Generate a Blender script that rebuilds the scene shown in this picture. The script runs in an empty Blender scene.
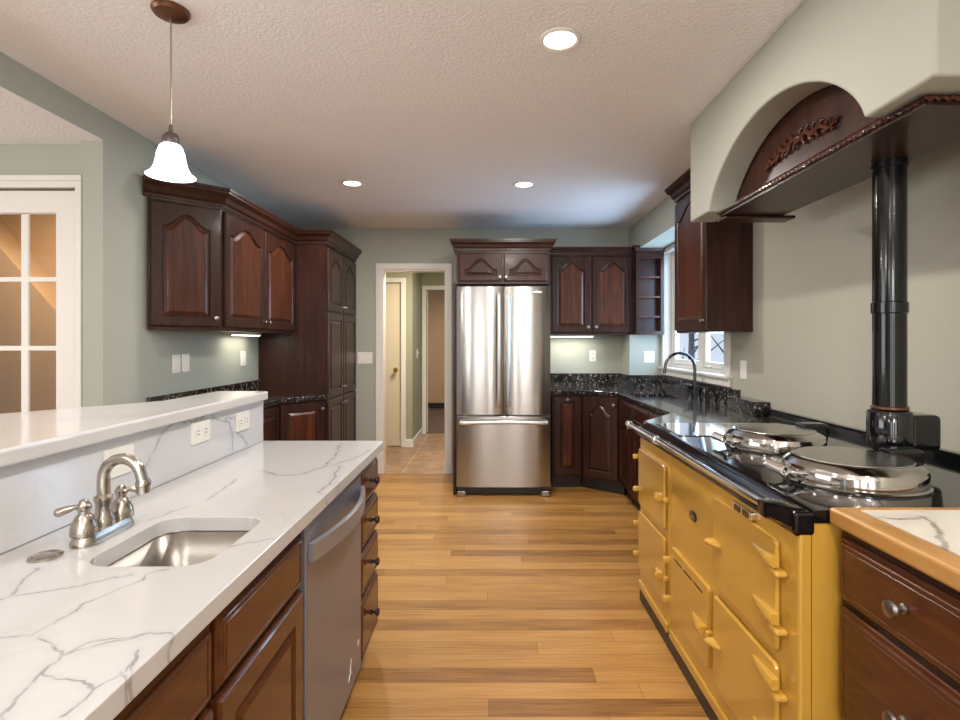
import bpy, bmesh, math, random
from mathutils import Vector, Matrix
from mathutils.geometry import tessellate_polygon
PI = math.pi
random.seed(7)
sc = bpy.context.scene
COL = sc.collection

# ------------------------------------------------------------------ camera
F = 540.0; VX, VY = 491.0, 342.0; HC = 1.36
cam_d = bpy.data.cameras.new('camera'); cam = bpy.data.objects.new('camera', cam_d); COL.objects.link(cam)
cam.location = (0, 0, HC); cam.rotation_euler = (PI/2, 0, 0)
cam_d.sensor_fit = 'HORIZONTAL'; cam_d.sensor_width = 36.0; cam_d.lens = 36.0*F/960.0
cam_d.shift_x = -(VX-480.0)/960.0; cam_d.shift_y = (VY-360.0)/960.0
cam_d.clip_start = 0.05
sc.camera = cam
# ------------------------------------------------------------------ world / exposure
sc.view_settings.view_transform = 'Standard'; sc.view_settings.look = 'None'
sc.view_settings.gamma = 1.0; sc.view_settings.exposure = 0.0
sc.view_settings.use_curve_mapping = False
w = bpy.data.worlds.new('sky'); sc.world = w; w.use_nodes = True
wn = w.node_tree.nodes; wl = w.node_tree.links
bgn = wn['Background']
tc = wn.new('ShaderNodeTexCoord'); sp = wn.new('ShaderNodeSeparateXYZ'); rp = wn.new('ShaderNodeValToRGB')
wl.new(tc.outputs['Generated'], sp.inputs[0]); wl.new(sp.outputs['Z'], rp.inputs[0])
rp.color_ramp.elements[0].position = 0.0; rp.color_ramp.elements[0].color = (0.72, 0.84, 1.0, 1)
rp.color_ramp.elements[1].position = 0.6; rp.color_ramp.elements[1].color = (0.50, 0.68, 1.0, 1)
wl.new(rp.outputs[0], bgn.inputs[0]); bgn.inputs[1].default_value = 0.95

def area(name, loc, rot, sx, sy, power, col, shape='RECTANGLE', spread=PI):
    d = bpy.data.lights.new(name, 'AREA'); d.shape = shape; d.size = sx
    if shape in ('RECTANGLE', 'ELLIPSE'): d.size_y = sy
    d.energy = power; d.color = col; d.spread = spread
    o = bpy.data.objects.new(name, d); o.location = loc; o.rotation_euler = rot; COL.objects.link(o); return o
WARM = (1.0, 0.94, 0.87); DAY = (0.86, 0.93, 1.0)
# added fill panels behind the camera; daylight at an unseen dining-side opening
for x_, p_ in ((-1.35, 15), (-0.3, 18), (0.75, 15)):
    area('rear_fill_panel', (x_, -3.15, 1.35), (PI/2, 0, 0), 0.50, 1.8, p_, (1.0, 0.98, 0.95))
area('daylight_dining_window', (-4.85, 0.3, 1.4), (PI/2, 0, -PI/2), 2.6, 1.8, 75, (1.0, 0.99, 0.97))
area('daylight_kitchen_window', (1.98, 4.55, 1.70), (PI/2, 0, PI/2), 1.3, 1.05, 55, (0.50, 0.72, 1.0))
def bulb(name, loc, power, size, col=(1.0, 0.97, 0.94)):
    d = bpy.data.lights.new(name, 'POINT'); d.energy = power; d.color = col; d.shadow_soft_size = size
    o = bpy.data.objects.new(name, d); o.location = loc; COL.objects.link(o); return o
# unseen point lights added out of frame to brighten the ceiling
bulb('ceiling_fill_bulb', (-1.128, 0.35, 1.95), 13, 0.07)
bulb('ceiling_fill_bulb', (-1.128, -1.2, 1.95), 13, 0.07)
bulb('rear_fill_bulb', (0.5, -1.5, 1.85), 34, 0.12)
area('hall_ceiling_lamp', (-0.55, 6.1, 2.40), (0, 0, 0), 0.4, 0.4, 44, (1.0, 0.88, 0.70))
area('far_room_lamp', (-0.6, 9.6, 2.3), (0, 0, 0), 0.4, 0.4, 26, (1.0, 0.88, 0.70))
area('stair_room_fill', (-2.75, 3.3, 2.43), (0, 0, 0), 0.5, 0.3, 17, (1.0, 0.88, 0.72))  # unseen light added to brighten the space behind the french door

# ------------------------------------------------------------------ material helpers
def nt(name):
    m = bpy.data.materials.new(name); m.use_nodes = True
    return m, m.node_tree.nodes, m.node_tree.links, m.node_tree.nodes['Principled BSDF']
def plain(name, col, rough=0.5, metal=0.0, coat=0.0, spec=0.5, coat_rough=0.05, bump=None, var=None):
    m, N, L, b = nt(name)
    b.inputs['Base Color'].default_value = (*col, 1); b.inputs['Roughness'].default_value = rough
    b.inputs['Metallic'].default_value = metal; b.inputs['Coat Weight'].default_value = coat
    b.inputs['Coat Roughness'].default_value = coat_rough; b.inputs['Specular IOR Level'].default_value = spec
    t = N.new('ShaderNodeTexCoord')
    if bump:
        n = N.new('ShaderNodeTexNoise'); n.inputs['Scale'].default_value = bump[0]; n.inputs['Detail'].default_value = 4
        L.new(t.outputs['Object'], n.inputs['Vector'])
        bp = N.new('ShaderNodeBump'); bp.inputs['Strength'].default_value = bump[1]; bp.inputs['Distance'].default_value = bump[2]
        L.new(n.outputs['Fac'], bp.inputs['Height']); L.new(bp.outputs[0], b.inputs['Normal'])
    if var:
        n2 = N.new('ShaderNodeTexNoise'); n2.inputs['Scale'].default_value = var[0]; n2.inputs['Detail'].default_value = 3
        L.new(t.outputs['Object'], n2.inputs['Vector'])
        mx = N.new('ShaderNodeMix'); mx.data_type = 'RGBA'
        mx.inputs['A'].default_value = (*[c*(1-var[1]) for c in col], 1); mx.inputs['B'].default_value = (*[min(1, c*(1+var[1])) for c in col], 1)
        L.new(n2.outputs['Fac'], mx.inputs['Factor']); L.new(mx.outputs['Result'], b.inputs['Base Color'])
    return m
def emit(name, col, s):
    m, N, L, b = nt(name)
    b.inputs['Base Color'].default_value = (0.9, 0.9, 0.9, 1)
    b.inputs['Emission Color'].default_value = (*col, 1); b.inputs['Emission Strength'].default_value = s
    return m
def ramp(N, stops):
    r = N.new('ShaderNodeValToRGB'); e = r.color_ramp.elements
    while len(e) < len(stops): e.new(0.5)
    for i, (p, c) in enumerate(stops): e[i].position = p; e[i].color = (*c, 1)
    return r
def wood(name, dark, mid, light, scale=(14, 14, 1.2), rough=0.34, coat=0.10, coat_rough=0.10):
    m, N, L, b = nt(name)
    t = N.new('ShaderNodeTexCoord'); mp = N.new('ShaderNodeMapping'); mp.inputs['Scale'].default_value = scale
    L.new(t.outputs['Object'], mp.inputs['Vector'])
    n = N.new('ShaderNodeTexNoise'); n.inputs['Scale'].default_value = 2.2; n.inputs['Detail'].default_value = 6; n.inputs['Distortion'].default_value = 0.8
    L.new(mp.outputs[0], n.inputs['Vector'])
    r = ramp(N, [(0.28, dark), (0.5, mid), (0.75, light)])
    L.new(n.outputs['Fac'], r.inputs[0])
    L.new(r.outputs[0], b.inputs['Base Color'])
    b.inputs['Roughness'].default_value = rough; b.inputs['Coat Weight'].default_value = coat; b.inputs['Coat Roughness'].default_value = coat_rough; b.inputs['Specular IOR Level'].default_value = 0.32
    return m
def steel(name, col, rough=0.28, aniso=0.75, rot=0.25, axis='Z'):
    m, N, L, b = nt(name)
    b.inputs['Base Color'].default_value = (*col, 1); b.inputs['Metallic'].default_value = 1.0
    b.inputs['Roughness'].default_value = rough; b.inputs['Anisotropic'].default_value = aniso; b.inputs['Anisotropic Rotation'].default_value = rot
    tg = N.new('ShaderNodeTangent'); tg.direction_type = 'RADIAL'; tg.axis = axis
    L.new(tg.outputs[0], b.inputs['Tangent'])
    return m
def granite(name):
    m, N, L, b = nt(name)
    t = N.new('ShaderNodeTexCoord')
    v = N.new('ShaderNodeTexVoronoi'); v.inputs['Scale'].default_value = 85; L.new(t.outputs['Object'], v.inputs['Vector'])
    sepc = N.new('ShaderNodeSeparateColor'); L.new(v.outputs['Color'], sepc.inputs[0])
    r = ramp(N, [(0.0, (0.006, 0.006, 0.008)), (0.45, (0.018, 0.016, 0.016)), (0.66, (0.07, 0.050, 0.040)), (0.84, (0.17, 0.135, 0.11)), (0.95, (0.33, 0.31, 0.30))])
    r.color_ramp.interpolation = 'CONSTANT'
    L.new(sepc.outputs[0], r.inputs[0])
    n = N.new('ShaderNodeTexNoise'); n.inputs['Scale'].default_value = 16; n.inputs['Detail'].default_value = 4; L.new(t.outputs['Object'], n.inputs['Vector'])
    mx = N.new('ShaderNodeMix'); mx.data_type = 'RGBA'; mx.inputs['A'].default_value = (0.010, 0.010, 0.012, 1)
    mr = N.new('ShaderNodeMapRange'); mr.inputs['From Min'].default_value = 0.36; mr.inputs['From Max'].default_value = 0.58
    L.new(n.outputs['Fac'], mr.inputs['Value']); L.new(mr.outputs[0], mx.inputs['Factor']); L.new(r.outputs[0], mx.inputs['B'])
    L.new(mx.outputs['Result'], b.inputs['Base Color']); b.inputs['Roughness'].default_value = 0.12; b.inputs['Coat Weight'].default_value = 0.3
    return m
def quartz(name, base, vein, polys=(), axes='xy', faint=0.35, warm=(0.535, 0.52, 0.505)):
    """white engineered stone; polys = lists of (a, b, width) points of the slab's own veins"""
    m, N, L, b = nt(name)
    t = N.new('ShaderNodeTexCoord')
    def math_(op, a, c=None):
        k = N.new('ShaderNodeMath'); k.operation = op
        for i, q in enumerate((a, c)):
            if q is None: continue
            if isinstance(q, (int, float)): k.inputs[i].default_value = q
            else: L.new(q, k.inputs[i])
        return k.outputs[0]
    def vm(op, a, c=None):
        k = N.new('ShaderNodeVectorMath'); k.operation = op
        for i, q in enumerate((a, c)):
            if q is None: continue
            if isinstance(q, (tuple, list)): k.inputs[i].default_value = q
            else: L.new(q, k.inputs[i])
        return k
    # ripple
    n1 = N.new('ShaderNodeTexNoise'); n1.inputs['Scale'].default_value = 22; n1.inputs['Detail'].default_value = 5
    L.new(t.outputs['Object'], n1.inputs['Vector'])
    off = vm('MULTIPLY', vm('SUBTRACT', n1.outputs['Color'], (0.5, 0.5, 0.5)).outputs[0], (0.035, 0.035, 0.035)).outputs[0]
    pos = vm('ADD', t.outputs['Object'], off).outputs[0]
    mask = (1, 1, 0) if axes == 'xy' else (0, 1, 1)
    p2 = vm('MULTIPLY', pos, mask).outputs[0]
    total = None
    for poly in polys:
        for (a, c) in zip(poly[:-1], poly[1:]):
            A = (a[0], a[1], 0) if axes == 'xy' else (0, a[0], a[1])
            C = (c[0], c[1], 0) if axes == 'xy' else (0, c[0], c[1])
            AB = tuple(C[i]-A[i] for i in range(3)); q = sum(x*x for x in AB)
            if q < 1e-9: continue
            d = vm('SUBTRACT', p2, A).outputs[0]
            h = vm('DOT_PRODUCT', d, tuple(x/q for x in AB)).outputs['Value']
            k = N.new('ShaderNodeClamp'); L.new(h, k.inputs[0])
            s = N.new('ShaderNodeVectorMath'); s.operation = 'SCALE'; s.inputs[0].default_value = AB; L.new(k.outputs[0], s.inputs['Scale'])
            dist = vm('DISTANCE', d, s.outputs[0]).outputs['Value']
            val = math_('DIVIDE', dist, a[2])
            total = val if total is None else math_('MINIMUM', total, val)
    # random hairline veins
    n2 = N.new('ShaderNodeTexNoise'); n2.inputs['Scale'].default_value = 1.7; n2.inputs['Detail'].default_value = 6; n2.inputs['Roughness'].default_value = 0.55; n2.inputs['Distortion'].default_value = 0.5
    L.new(t.outputs['Object'], n2.inputs['Vector'])
    hair = math_('DIVIDE', math_('ABSOLUTE', math_('SUBTRACT', n2.outputs['Fac'], 0.5)), 0.012)
    n3 = N.new('ShaderNodeTexNoise'); n3.inputs['Scale'].default_value = 3.0; L.new(t.outputs['Object'], n3.inputs['Vector'])
    mr = N.new('ShaderNodeMapRange'); mr.inputs['From Min'].default_value = 0.0; mr.inputs['From Max'].default_value = 1.0; mr.inputs['To Min'].default_value = 1.0; mr.inputs['To Max'].default_value = 0.0
    mr.interpolation_type = 'SMOOTHSTEP'
    L.new(hair, mr.inputs['Value'])
    gate = N.new('ShaderNodeMapRange'); gate.inputs['From Min'].default_value = 0.5; gate.inputs['From Max'].default_value = 0.65; L.new(n3.outputs['Fac'], gate.inputs['Value'])
    h2 = math_('MULTIPLY', math_('MULTIPLY', mr.outputs[0], gate.outputs[0]), faint)
    fac = h2
    if total is not None:
        m2 = N.new('ShaderNodeMapRange'); m2.interpolation_type = 'SMOOTHSTEP'
        m2.inputs['From Min'].default_value = 0.25; m2.inputs['From Max'].default_value = 1.0; m2.inputs['To Min'].default_value = 1.0; m2.inputs['To Max'].default_value = 0.0
        L.new(total, m2.inputs['Value'])
        n4 = N.new('ShaderNodeTexNoise'); n4.inputs['Scale'].default_value = 35; n4.inputs['Detail'].default_value = 3; L.new(t.outputs['Object'], n4.inputs['Vector'])
        g2 = N.new('ShaderNodeMapRange'); g2.inputs['From Min'].default_value = 0.30; g2.inputs['From Max'].default_value = 0.60; g2.inputs['To Min'].default_value = 0.25; L.new(n4.outputs['Fac'], g2.inputs['Value'])
        strong = math_('MULTIPLY', math_('MULTIPLY', m2.outputs[0], g2.outputs[0]), 0.9)
        m3 = N.new('ShaderNodeMapRange'); m3.interpolation_type = 'SMOOTHSTEP'      # soft halo of the vein
        m3.inputs['From Max'].default_value = 4.5; m3.inputs['To Min'].default_value = 0.13; m3.inputs['To Max'].default_value = 0.0
        L.new(total, m3.inputs['Value'])
        fac = math_('MAXIMUM', math_('MAXIMUM', strong, m3.outputs[0]), h2)
    n5 = N.new('ShaderNodeTexNoise'); n5.inputs['Scale'].default_value = 2.3; n5.inputs['Detail'].default_value = 4; L.new(t.outputs['Object'], n5.inputs['Vector'])
    mb = N.new('ShaderNodeMix'); mb.data_type = 'RGBA'; mb.inputs['A'].default_value = (*base, 1); mb.inputs['B'].default_value = (*warm, 1)
    g5 = N.new('ShaderNodeMapRange'); g5.inputs['From Min'].default_value = 0.45; g5.inputs['From Max'].default_value = 0.7; g5.inputs['To Max'].default_value = 0.6; L.new(n5.outputs['Fac'], g5.inputs['Value'])
    L.new(g5.outputs[0], mb.inputs['Factor'])
    mx = N.new('ShaderNodeMix'); mx.data_type = 'RGBA'; L.new(mb.outputs['Result'], mx.inputs['A']); mx.inputs['B'].default_value = (*vein, 1)
    L.new(fac, mx.inputs['Factor']); L.new(mx.outputs['Result'], b.inputs['Base Color'])
    b.inputs['Roughness'].default_value = 0.14; b.inputs['Coat Weight'].default_value = 0.15
    return m
def plank_floor(name):
    m, N, L, b = nt(name)
    t = N.new('ShaderNodeTexCoord')
    sx_ = N.new('ShaderNodeSeparateXYZ'); L.new(t.outputs['Object'], sx_.inputs[0])
    ro = N.new('ShaderNodeMath'); ro.operation = 'DIVIDE'; L.new(sx_.outputs['Y'], ro.inputs[0]); ro.inputs[1].default_value = 0.098
    fl_ = N.new('ShaderNodeMath'); fl_.operation = 'FLOOR'; L.new(ro.outputs[0], fl_.inputs[0])
    wn_ = N.new('ShaderNodeTexWhiteNoise'); wn_.noise_dimensions = '1D'; L.new(fl_.outputs[0], wn_.inputs['W'])
    mu_ = N.new('ShaderNodeMath'); mu_.operation = 'MULTIPLY_ADD'; L.new(wn_.outputs['Value'], mu_.inputs[0]); mu_.inputs[1].default_value = 3.7; L.new(sx_.outputs['X'], mu_.inputs[2])
    cb_ = N.new('ShaderNodeCombineXYZ'); L.new(mu_.outputs[0], cb_.inputs[0]); L.new(sx_.outputs['Y'], cb_.inputs[1])
    br = N.new('ShaderNodeTexBrick'); L.new(cb_.outputs[0], br.inputs['Vector'])
    br.offset = 0.0; br.inputs['Scale'].default_value = 1.0; br.inputs['Brick Width'].default_value = 1.75; br.inputs['Row Height'].default_value = 0.098
    br.inputs['Mortar Size'].default_value = 0.0011; br.inputs['Mortar Smooth'].default_value = 0.3; br.inputs['Bias'].default_value = 0.0
    br.inputs['Color1'].default_value = (0, 0, 0, 1); br.inputs['Color2'].default_value = (1, 1, 1, 1); br.inputs['Mortar'].default_value = (0.25, 0.25, 0.25, 1)
    mp = N.new('ShaderNodeMapping'); mp.inputs['Scale'].default_value = (1.6, 60, 1); L.new(cb_.outputs[0], mp.inputs['Vector'])
    n = N.new('ShaderNodeTexNoise'); n.inputs['Scale'].default_value = 2.0; n.inputs['Detail'].default_value = 7; n.inputs['Roughness'].default_value = 0.62
    L.new(mp.outputs[0], n.inputs['Vector'])
    mp2 = N.new('ShaderNodeMapping'); mp2.inputs['Scale'].default_value = (2.2, 14, 1); L.new(cb_.outputs[0], mp2.inputs['Vector'])
    n2 = N.new('ShaderNodeTexNoise'); n2.inputs['Scale'].default_value = 1.2; n2.inputs['Detail'].default_value = 3; L.new(mp2.outputs[0], n2.inputs['Vector'])
    sb = N.new('ShaderNodeSeparateColor'); L.new(br.outputs['Color'], sb.inputs[0])
    def mth(op, a, c):
        k = N.new('ShaderNodeMath'); k.operation = op
        for i, q in enumerate((a, c)):
            if isinstance(q, (int, float)): k.inputs[i].default_value = q
            else: L.new(q, k.inputs[i])
        return k.outputs[0]
    v = mth('ADD', mth('MULTIPLY', sb.outputs[0], 0.30), mth('ADD', mth('MULTIPLY', n.outputs['Fac'], 0.55), mth('MULTIPLY', n2.outputs['Fac'], 0.28)))
    r = ramp(N, [(0.30, (0.105, 0.042, 0.009)), (0.46, (0.28, 0.125, 0.027)), (0.62, (0.43, 0.215, 0.055)), (0.85, (0.56, 0.320, 0.10))])
    L.new(v, r.inputs[0])
    mx = N.new('ShaderNodeMix'); mx.data_type = 'RGBA'; L.new(br.outputs['Fac'], mx.inputs['Factor']); L.new(r.outputs[0], mx.inputs['A']); mx.inputs['B'].default_value = (0.16, 0.07, 0.02, 1)
    L.new(mx.outputs['Result'], b.inputs['Base Color'])
    b.inputs['Roughness'].default_value = 0.40; b.inputs['Coat Weight'].default_value = 0.14; b.inputs['Coat Roughness'].default_value = 0.25; b.inputs['Specular IOR Level'].default_value = 0.35
    bp = N.new('ShaderNodeBump'); bp.inputs['Strength'].default_value = 0.12; bp.inputs['Distance'].default_value = 0.002; L.new(n.outputs['Fac'], bp.inputs['Height']); L.new(bp.outputs[0], b.inputs['Normal'])
    return m
def tile_floor(name):
    m, N, L, b = nt(name)
    t = N.new('ShaderNodeTexCoord')
    mp = N.new('ShaderNodeMapping'); mp.inputs['Location'].default_value = (0.08, -0.05, 0); L.new(t.outputs['Object'], mp.inputs['Vector'])
    br = N.new('ShaderNodeTexBrick'); L.new(mp.outputs[0], br.inputs['Vector']); br.offset = 0.0
    br.inputs['Scale'].default_value = 1; br.inputs['Brick Width'].default_value = 0.42; br.inputs['Row Height'].default_value = 0.42
    br.inputs['Mortar Size'].default_value = 0.006
    br.inputs['Color1'].default_value = (0.36, 0.21, 0.12, 1); br.inputs['Color2'].default_value = (0.27, 0.16, 0.095, 1); br.inputs['Mortar'].default_value = (0.50, 0.36, 0.22, 1)
    n = N.new('ShaderNodeTexNoise'); n.inputs['Scale'].default_value = 7; n.inputs['Detail'].default_value = 5; L.new(t.outputs['Object'], n.inputs['Vector'])
    mx = N.new('ShaderNodeMix'); mx.data_type = 'RGBA'; mx.blend_type = 'OVERLAY'; mx.inputs['Factor'].default_value = 0.7
    L.new(br.outputs['Color'], mx.inputs['A']); L.new(n.outputs['Fac'], mx.inputs['B']); L.new(mx.outputs['Result'], b.inputs['Base Color'])
    b.inputs['Roughness'].default_value = 0.35
    return m
def speckle(name, a, c, scale):
    m, N, L, b = nt(name)
    t = N.new('ShaderNodeTexCoord'); n = N.new('ShaderNodeTexNoise'); n.inputs['Scale'].default_value = scale; n.inputs['Detail'].default_value = 5
    L.new(t.outputs['Object'], n.inputs['Vector']); r = ramp(N, [(0.35, a), (0.65, c)]); L.new(n.outputs['Fac'], r.inputs[0]); L.new(r.outputs[0], b.inputs['Base Color'])
    b.inputs['Roughness'].default_value = 0.8
    return m

def px_top(x, y, z=0.914):
    Y = F*(HC-z)/(y-VY); return ((x-VX)*Y/F, Y)
def px_knee(x, y, X=-1.03):
    Y = F*X/(x-VX); return (Y, HC-(y-VY)*Y/F)

TOPV = [
 ([(0,601),(12,596),(52,591),(96,582),(131,575)], .0045), ([(12,596),(22,581),(38,568)], .007),
 ([(0,637),(28,637),(58,621),(87,603),(117,590),(143,580),(147,574),(169,569)], .0042),
 ([(6,718),(15,698),(41,673),(61,656),(87,647),(117,640),(149,634),(168,634),(173,646)], .0055),
 ([(61,656),(90,641),(120,637),(149,634)], .004), ([(35,638),(47,645),(61,656)], .005),
 ([(44,673),(55,680),(84,683),(95,688),(84,698),(64,716)], .005), ([(95,688),(109,679),(128,671)], .003),
 ([(128,671),(136,651),(133,683),(121,672)], .0048), ([(206,556),(224,549),(248,543),(276,538)], .0045),
 ([(258,470),(278,475),(297,475),(324,467),(356,458),(370,450)], .007), ([(324,467),(336,455),(340,444)], .006),
 ([(340,466),(336,474),(330,484),(317,492),(328,495)], .007), ([(237,479),(222,490),(205,501)], .005), ([(150,520),(170,512),(190,506)], .005)]
KNEEV = [
 ([(146,467),(155,448),(163,433),(173,421),(193,422),(210,412),(217,420),(230,423),(232,435),(233,447)], .009),
 ([(225,419),(234,417),(238,433),(247,443)], .009)]
top_polys = [[(*px_top(*p), wd*0.82) for p in pl] for pl, wd in TOPV]
knee_polys = [[(*px_knee(*p), wd) for p in pl] for pl, wd in KNEEV]

M = {}
M['wall'] = plain('sage_wall_paint', (0.38, 0.395, 0.34), 0.75, bump=(60, 0.18, 0.002))
M['wall_warm_lit'] = plain('sage_wall_paint_warm_lit', (0.41, 0.395, 0.325), 0.75, bump=(60, 0.18, 0.002))  # same sage paint, with warm lamplight put into its colour
M['wall_hall'] = plain('hall_wall_paint', (0.34, 0.335, 0.25), 0.8, bump=(60, 0.15, 0.002))
M['tan'] = plain('tan_wall_paint', (0.46, 0.275, 0.135), 0.8, bump=(60, 0.15, 0.002))
M['ceiling'] = plain('textured_ceiling_paint', (0.86, 0.85, 0.86), 0.9, bump=(70, 0.9, 0.006))
M['plaster'] = plain('sage_plaster', (0.37, 0.37, 0.315), 0.72, bump=(38, 0.22, 0.004))
M['white'] = plain('white_trim_paint', (0.74, 0.71, 0.66), 0.4)
M['cream'] = plain('cream_door_paint', (0.72, 0.62, 0.47), 0.45)
M['plate'] = plain('white_plastic', (0.80, 0.78, 0.73), 0.35)
M['dark_slot'] = plain('dark_slot', (0.03, 0.03, 0.03), 0.6)
CH = ((0.016, 0.0048, 0.003), (0.032, 0.0095, 0.0055), (0.055, 0.017, 0.009))
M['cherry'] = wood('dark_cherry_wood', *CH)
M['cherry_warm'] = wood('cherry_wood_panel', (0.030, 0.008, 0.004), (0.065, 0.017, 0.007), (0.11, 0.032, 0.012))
M['cherry_island'] = wood('reddish_cherry_wood', (0.060, 0.017, 0.0068), (0.082, 0.024, 0.0085), (0.102, 0.032, 0.011), scale=(1.6, 14, 16), rough=0.25, coat=0.35, coat_rough=0.05)
M['kick'] = plain('dark_toe_kick', (0.012, 0.006, 0.004), 0.5)
M['inside'] = wood('cabinet_interior', (0.02, 0.008, 0.006), (0.04, 0.016, 0.012), (0.06, 0.026, 0.02))
M['butcher'] = wood('golden_maple_edge', (0.32, 0.145, 0.035), (0.43, 0.215, 0.060), (0.50, 0.28, 0.10), scale=(10, 1.0, 10), rough=0.3)
M['granite'] = granite('dark_speckled_granite')
M['quartz'] = quartz('veined_quartz_worktop', (0.545, 0.54, 0.54), (0.27, 0.26, 0.27), top_polys, 'xy', 0.18)
M['quartz_splash'] = quartz('veined_quartz_splash', (0.63, 0.635, 0.66), (0.32, 0.34, 0.36), knee_polys, 'yz', 0.12)
M['quartz_bar'] = quartz('veined_quartz_bar', (0.66, 0.65, 0.645), (0.40, 0.37, 0.36), (), 'xy', 0.35)
M['marble'] = quartz('marble_inset', (0.74, 0.70, 0.62), (0.25, 0.21, 0.17), [[(*px_top(*p, .94), .012) for p in [(900,519),(925,517),(940,530),(945,550),(960,560)]], [(*px_top(*p, .94), .008) for p in [(880,517),(900,519)]]], 'xy', 0.3, (0.70, 0.64, 0.54))
M['floor'] = plank_floor('strand_bamboo_planks')
M['tile'] = tile_floor('brown_stone_tile')
M['carpet'] = plain('brown_floor', (0.10, 0.05, 0.03), 0.6, var=(5, 0.3))
M['steel'] = steel('brushed_stainless', (0.40, 0.385, 0.37), 0.20, 0.85)
M['steel_dw'] = plain('brushed_stainless_dishwasher', (0.24, 0.235, 0.275), 0.30, 0.5)
M['steel_bar'] = plain('satin_steel_bar', (0.42, 0.43, 0.49), 0.34, 0.7)
M['nickel'] = plain('brushed_nickel', (0.46, 0.42, 0.37), 0.24, 1.0)
M['sink'] = plain('satin_steel_sink', (0.34, 0.315, 0.285), 0.33, 1.0)
M['pewter'] = plain('pewter_knob', (0.30, 0.28, 0.26), 0.32, 1.0)
M['chrome'] = plain('polished_chrome', (0.80, 0.79, 0.78), 0.07, 1.0)
M['lid_chrome'] = plain('worn_chrome', (0.56, 0.54, 0.51), 0.10, 1.0)
M['lid_top'] = plain('satin_chrome', (0.50, 0.49, 0.46), 0.24, 1.0)
M['black'] = plain('black_enamel', (0.004, 0.004, 0.005), 0.10, coat=0.4)
M['black_pipe'] = plain('black_pipe_enamel', (0.005, 0.005, 0.005), 0.14, coat=0.2, spec=0.35)
M['yellow'] = plain('mustard_yellow_enamel', (0.58, 0.330, 0.050), 0.16, coat=0.8, coat_rough=0.06)
M['bronze'] = plain('oil_rubbed_bronze', (0.11, 0.11, 0.12), 0.22, 1.0)
M['dark_bronze'] = plain('dark_bronze_knob', (0.045, 0.038, 0.036), 0.3, 1.0)
M['fridge_bar'] = plain('bright_steel_bar', (0.74, 0.71, 0.67), 0.34, 0.75)
M['copper'] = plain('brown_bronze_canopy', (0.16, 0.075, 0.042), 0.35, 0.7)
M['grey_metal'] = plain('grey_fridge_side', (0.10, 0.10, 0.10), 0.5, 0.3)
M['black_plastic'] = plain('black_plastic', (0.012, 0.012, 0.012), 0.4)
M['cap_bronze'] = plain('grey_bronze_cap', (0.13, 0.11, 0.10), 0.4, 0.6)
M['brass'] = plain('brass', (0.55, 0.36, 0.12), 0.3, 1.0)
M['shade'] = emit('frosted_glass_glow', (1.0, 0.98, 0.95), 2.2)
M['lamp'] = emit('lamp_lens', (1.0, 0.95, 0.86), 6.0)
M['strip'] = emit('strip_lens', (1.0, 0.95, 0.80), 5.0)
M['dark_sink'] = plain('dark_composite_sink', (0.02, 0.02, 0.022), 0.3)
M['bark'] = speckle('grey_bark', (0.10, 0.08, 0.07), (0.25, 0.21, 0.19), 25)
M['snow'] = speckle('pale_winter_ground', (0.45, 0.47, 0.5), (0.75, 0.78, 0.84), 3)
M['hedge'] = speckle('grey_siding', (0.36, 0.40, 0.48), (0.50, 0.55, 0.64), 40)
def glass_mat():
    m, N, L, b = nt('clear_glass')
    tr = N.new('ShaderNodeBsdfTransparent'); gl = N.new('ShaderNodeBsdfGlossy'); gl.inputs['Roughness'].default_value = 0.02
    fr = N.new('ShaderNodeFresnel'); fr.inputs['IOR'].default_value = 1.16
    ge = N.new('ShaderNodeNewGeometry'); iv = N.new('ShaderNodeMath'); iv.operation = 'SUBTRACT'; iv.inputs[0].default_value = 1.0; L.new(ge.outputs['Backfacing'], iv.inputs[1])
    mu = N.new('ShaderNodeMath'); mu.operation = 'MULTIPLY'; L.new(fr.outputs[0], mu.inputs[0]); L.new(iv.outputs[0], mu.inputs[1])
    mx = N.new('ShaderNodeMixShader'); L.new(mu.outputs[0], mx.inputs[0]); L.new(tr.outputs[0], mx.inputs[1]); L.new(gl.outputs[0], mx.inputs[2])
    L.new(mx.outputs[0], N['Material Output'].inputs[0]); return m
M['glass'] = glass_mat()

# ------------------------------------------------------------------ mesh helpers
def obj(name, bm, mat, parent=None, smooth=False, bevel=0.0, seg=2, angle=35, merge=True):
    if merge: bmesh.ops.remove_doubles(bm, verts=bm.verts, dist=1e-5)
    bmesh.ops.recalc_face_normals(bm, faces=bm.faces)
    me = bpy.data.meshes.new(name); bm.to_mesh(me); bm.free()
    o = bpy.data.objects.new(name, me); COL.objects.link(o)
    if mat is not None: me.materials.append(M[mat] if isinstance(mat, str) else mat)
    if parent is not None: o.parent = parent
    if smooth:
        for p in me.polygons: p.use_smooth = True
        md = o.modifiers.new('es', 'EDGE_SPLIT'); md.split_angle = math.radians(smooth if smooth is not True else 40)
    if bevel:
        md = o.modifiers.new('bv', 'BEVEL'); md.width = bevel; md.segments = seg; md.limit_method = 'ANGLE'; md.angle_limit = math.radians(angle); md.harden_normals = False
    return o
def bm_box(x0, x1, y0, y1, z0, z1, bm=None):
    bm = bm or bmesh.new()
    v = [bm.verts.new((x, y, z)) for z in (z0, z1) for (x, y) in ((x0, y0), (x1, y0), (x1, y1), (x0, y1))]
    for f in ((0,3,2,1), (4,5,6,7), (0,1,5,4), (1,2,6,5), (2,3,7,6), (3,0,4,7)): bm.faces.new([v[i] for i in f])
    return bm
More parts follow.
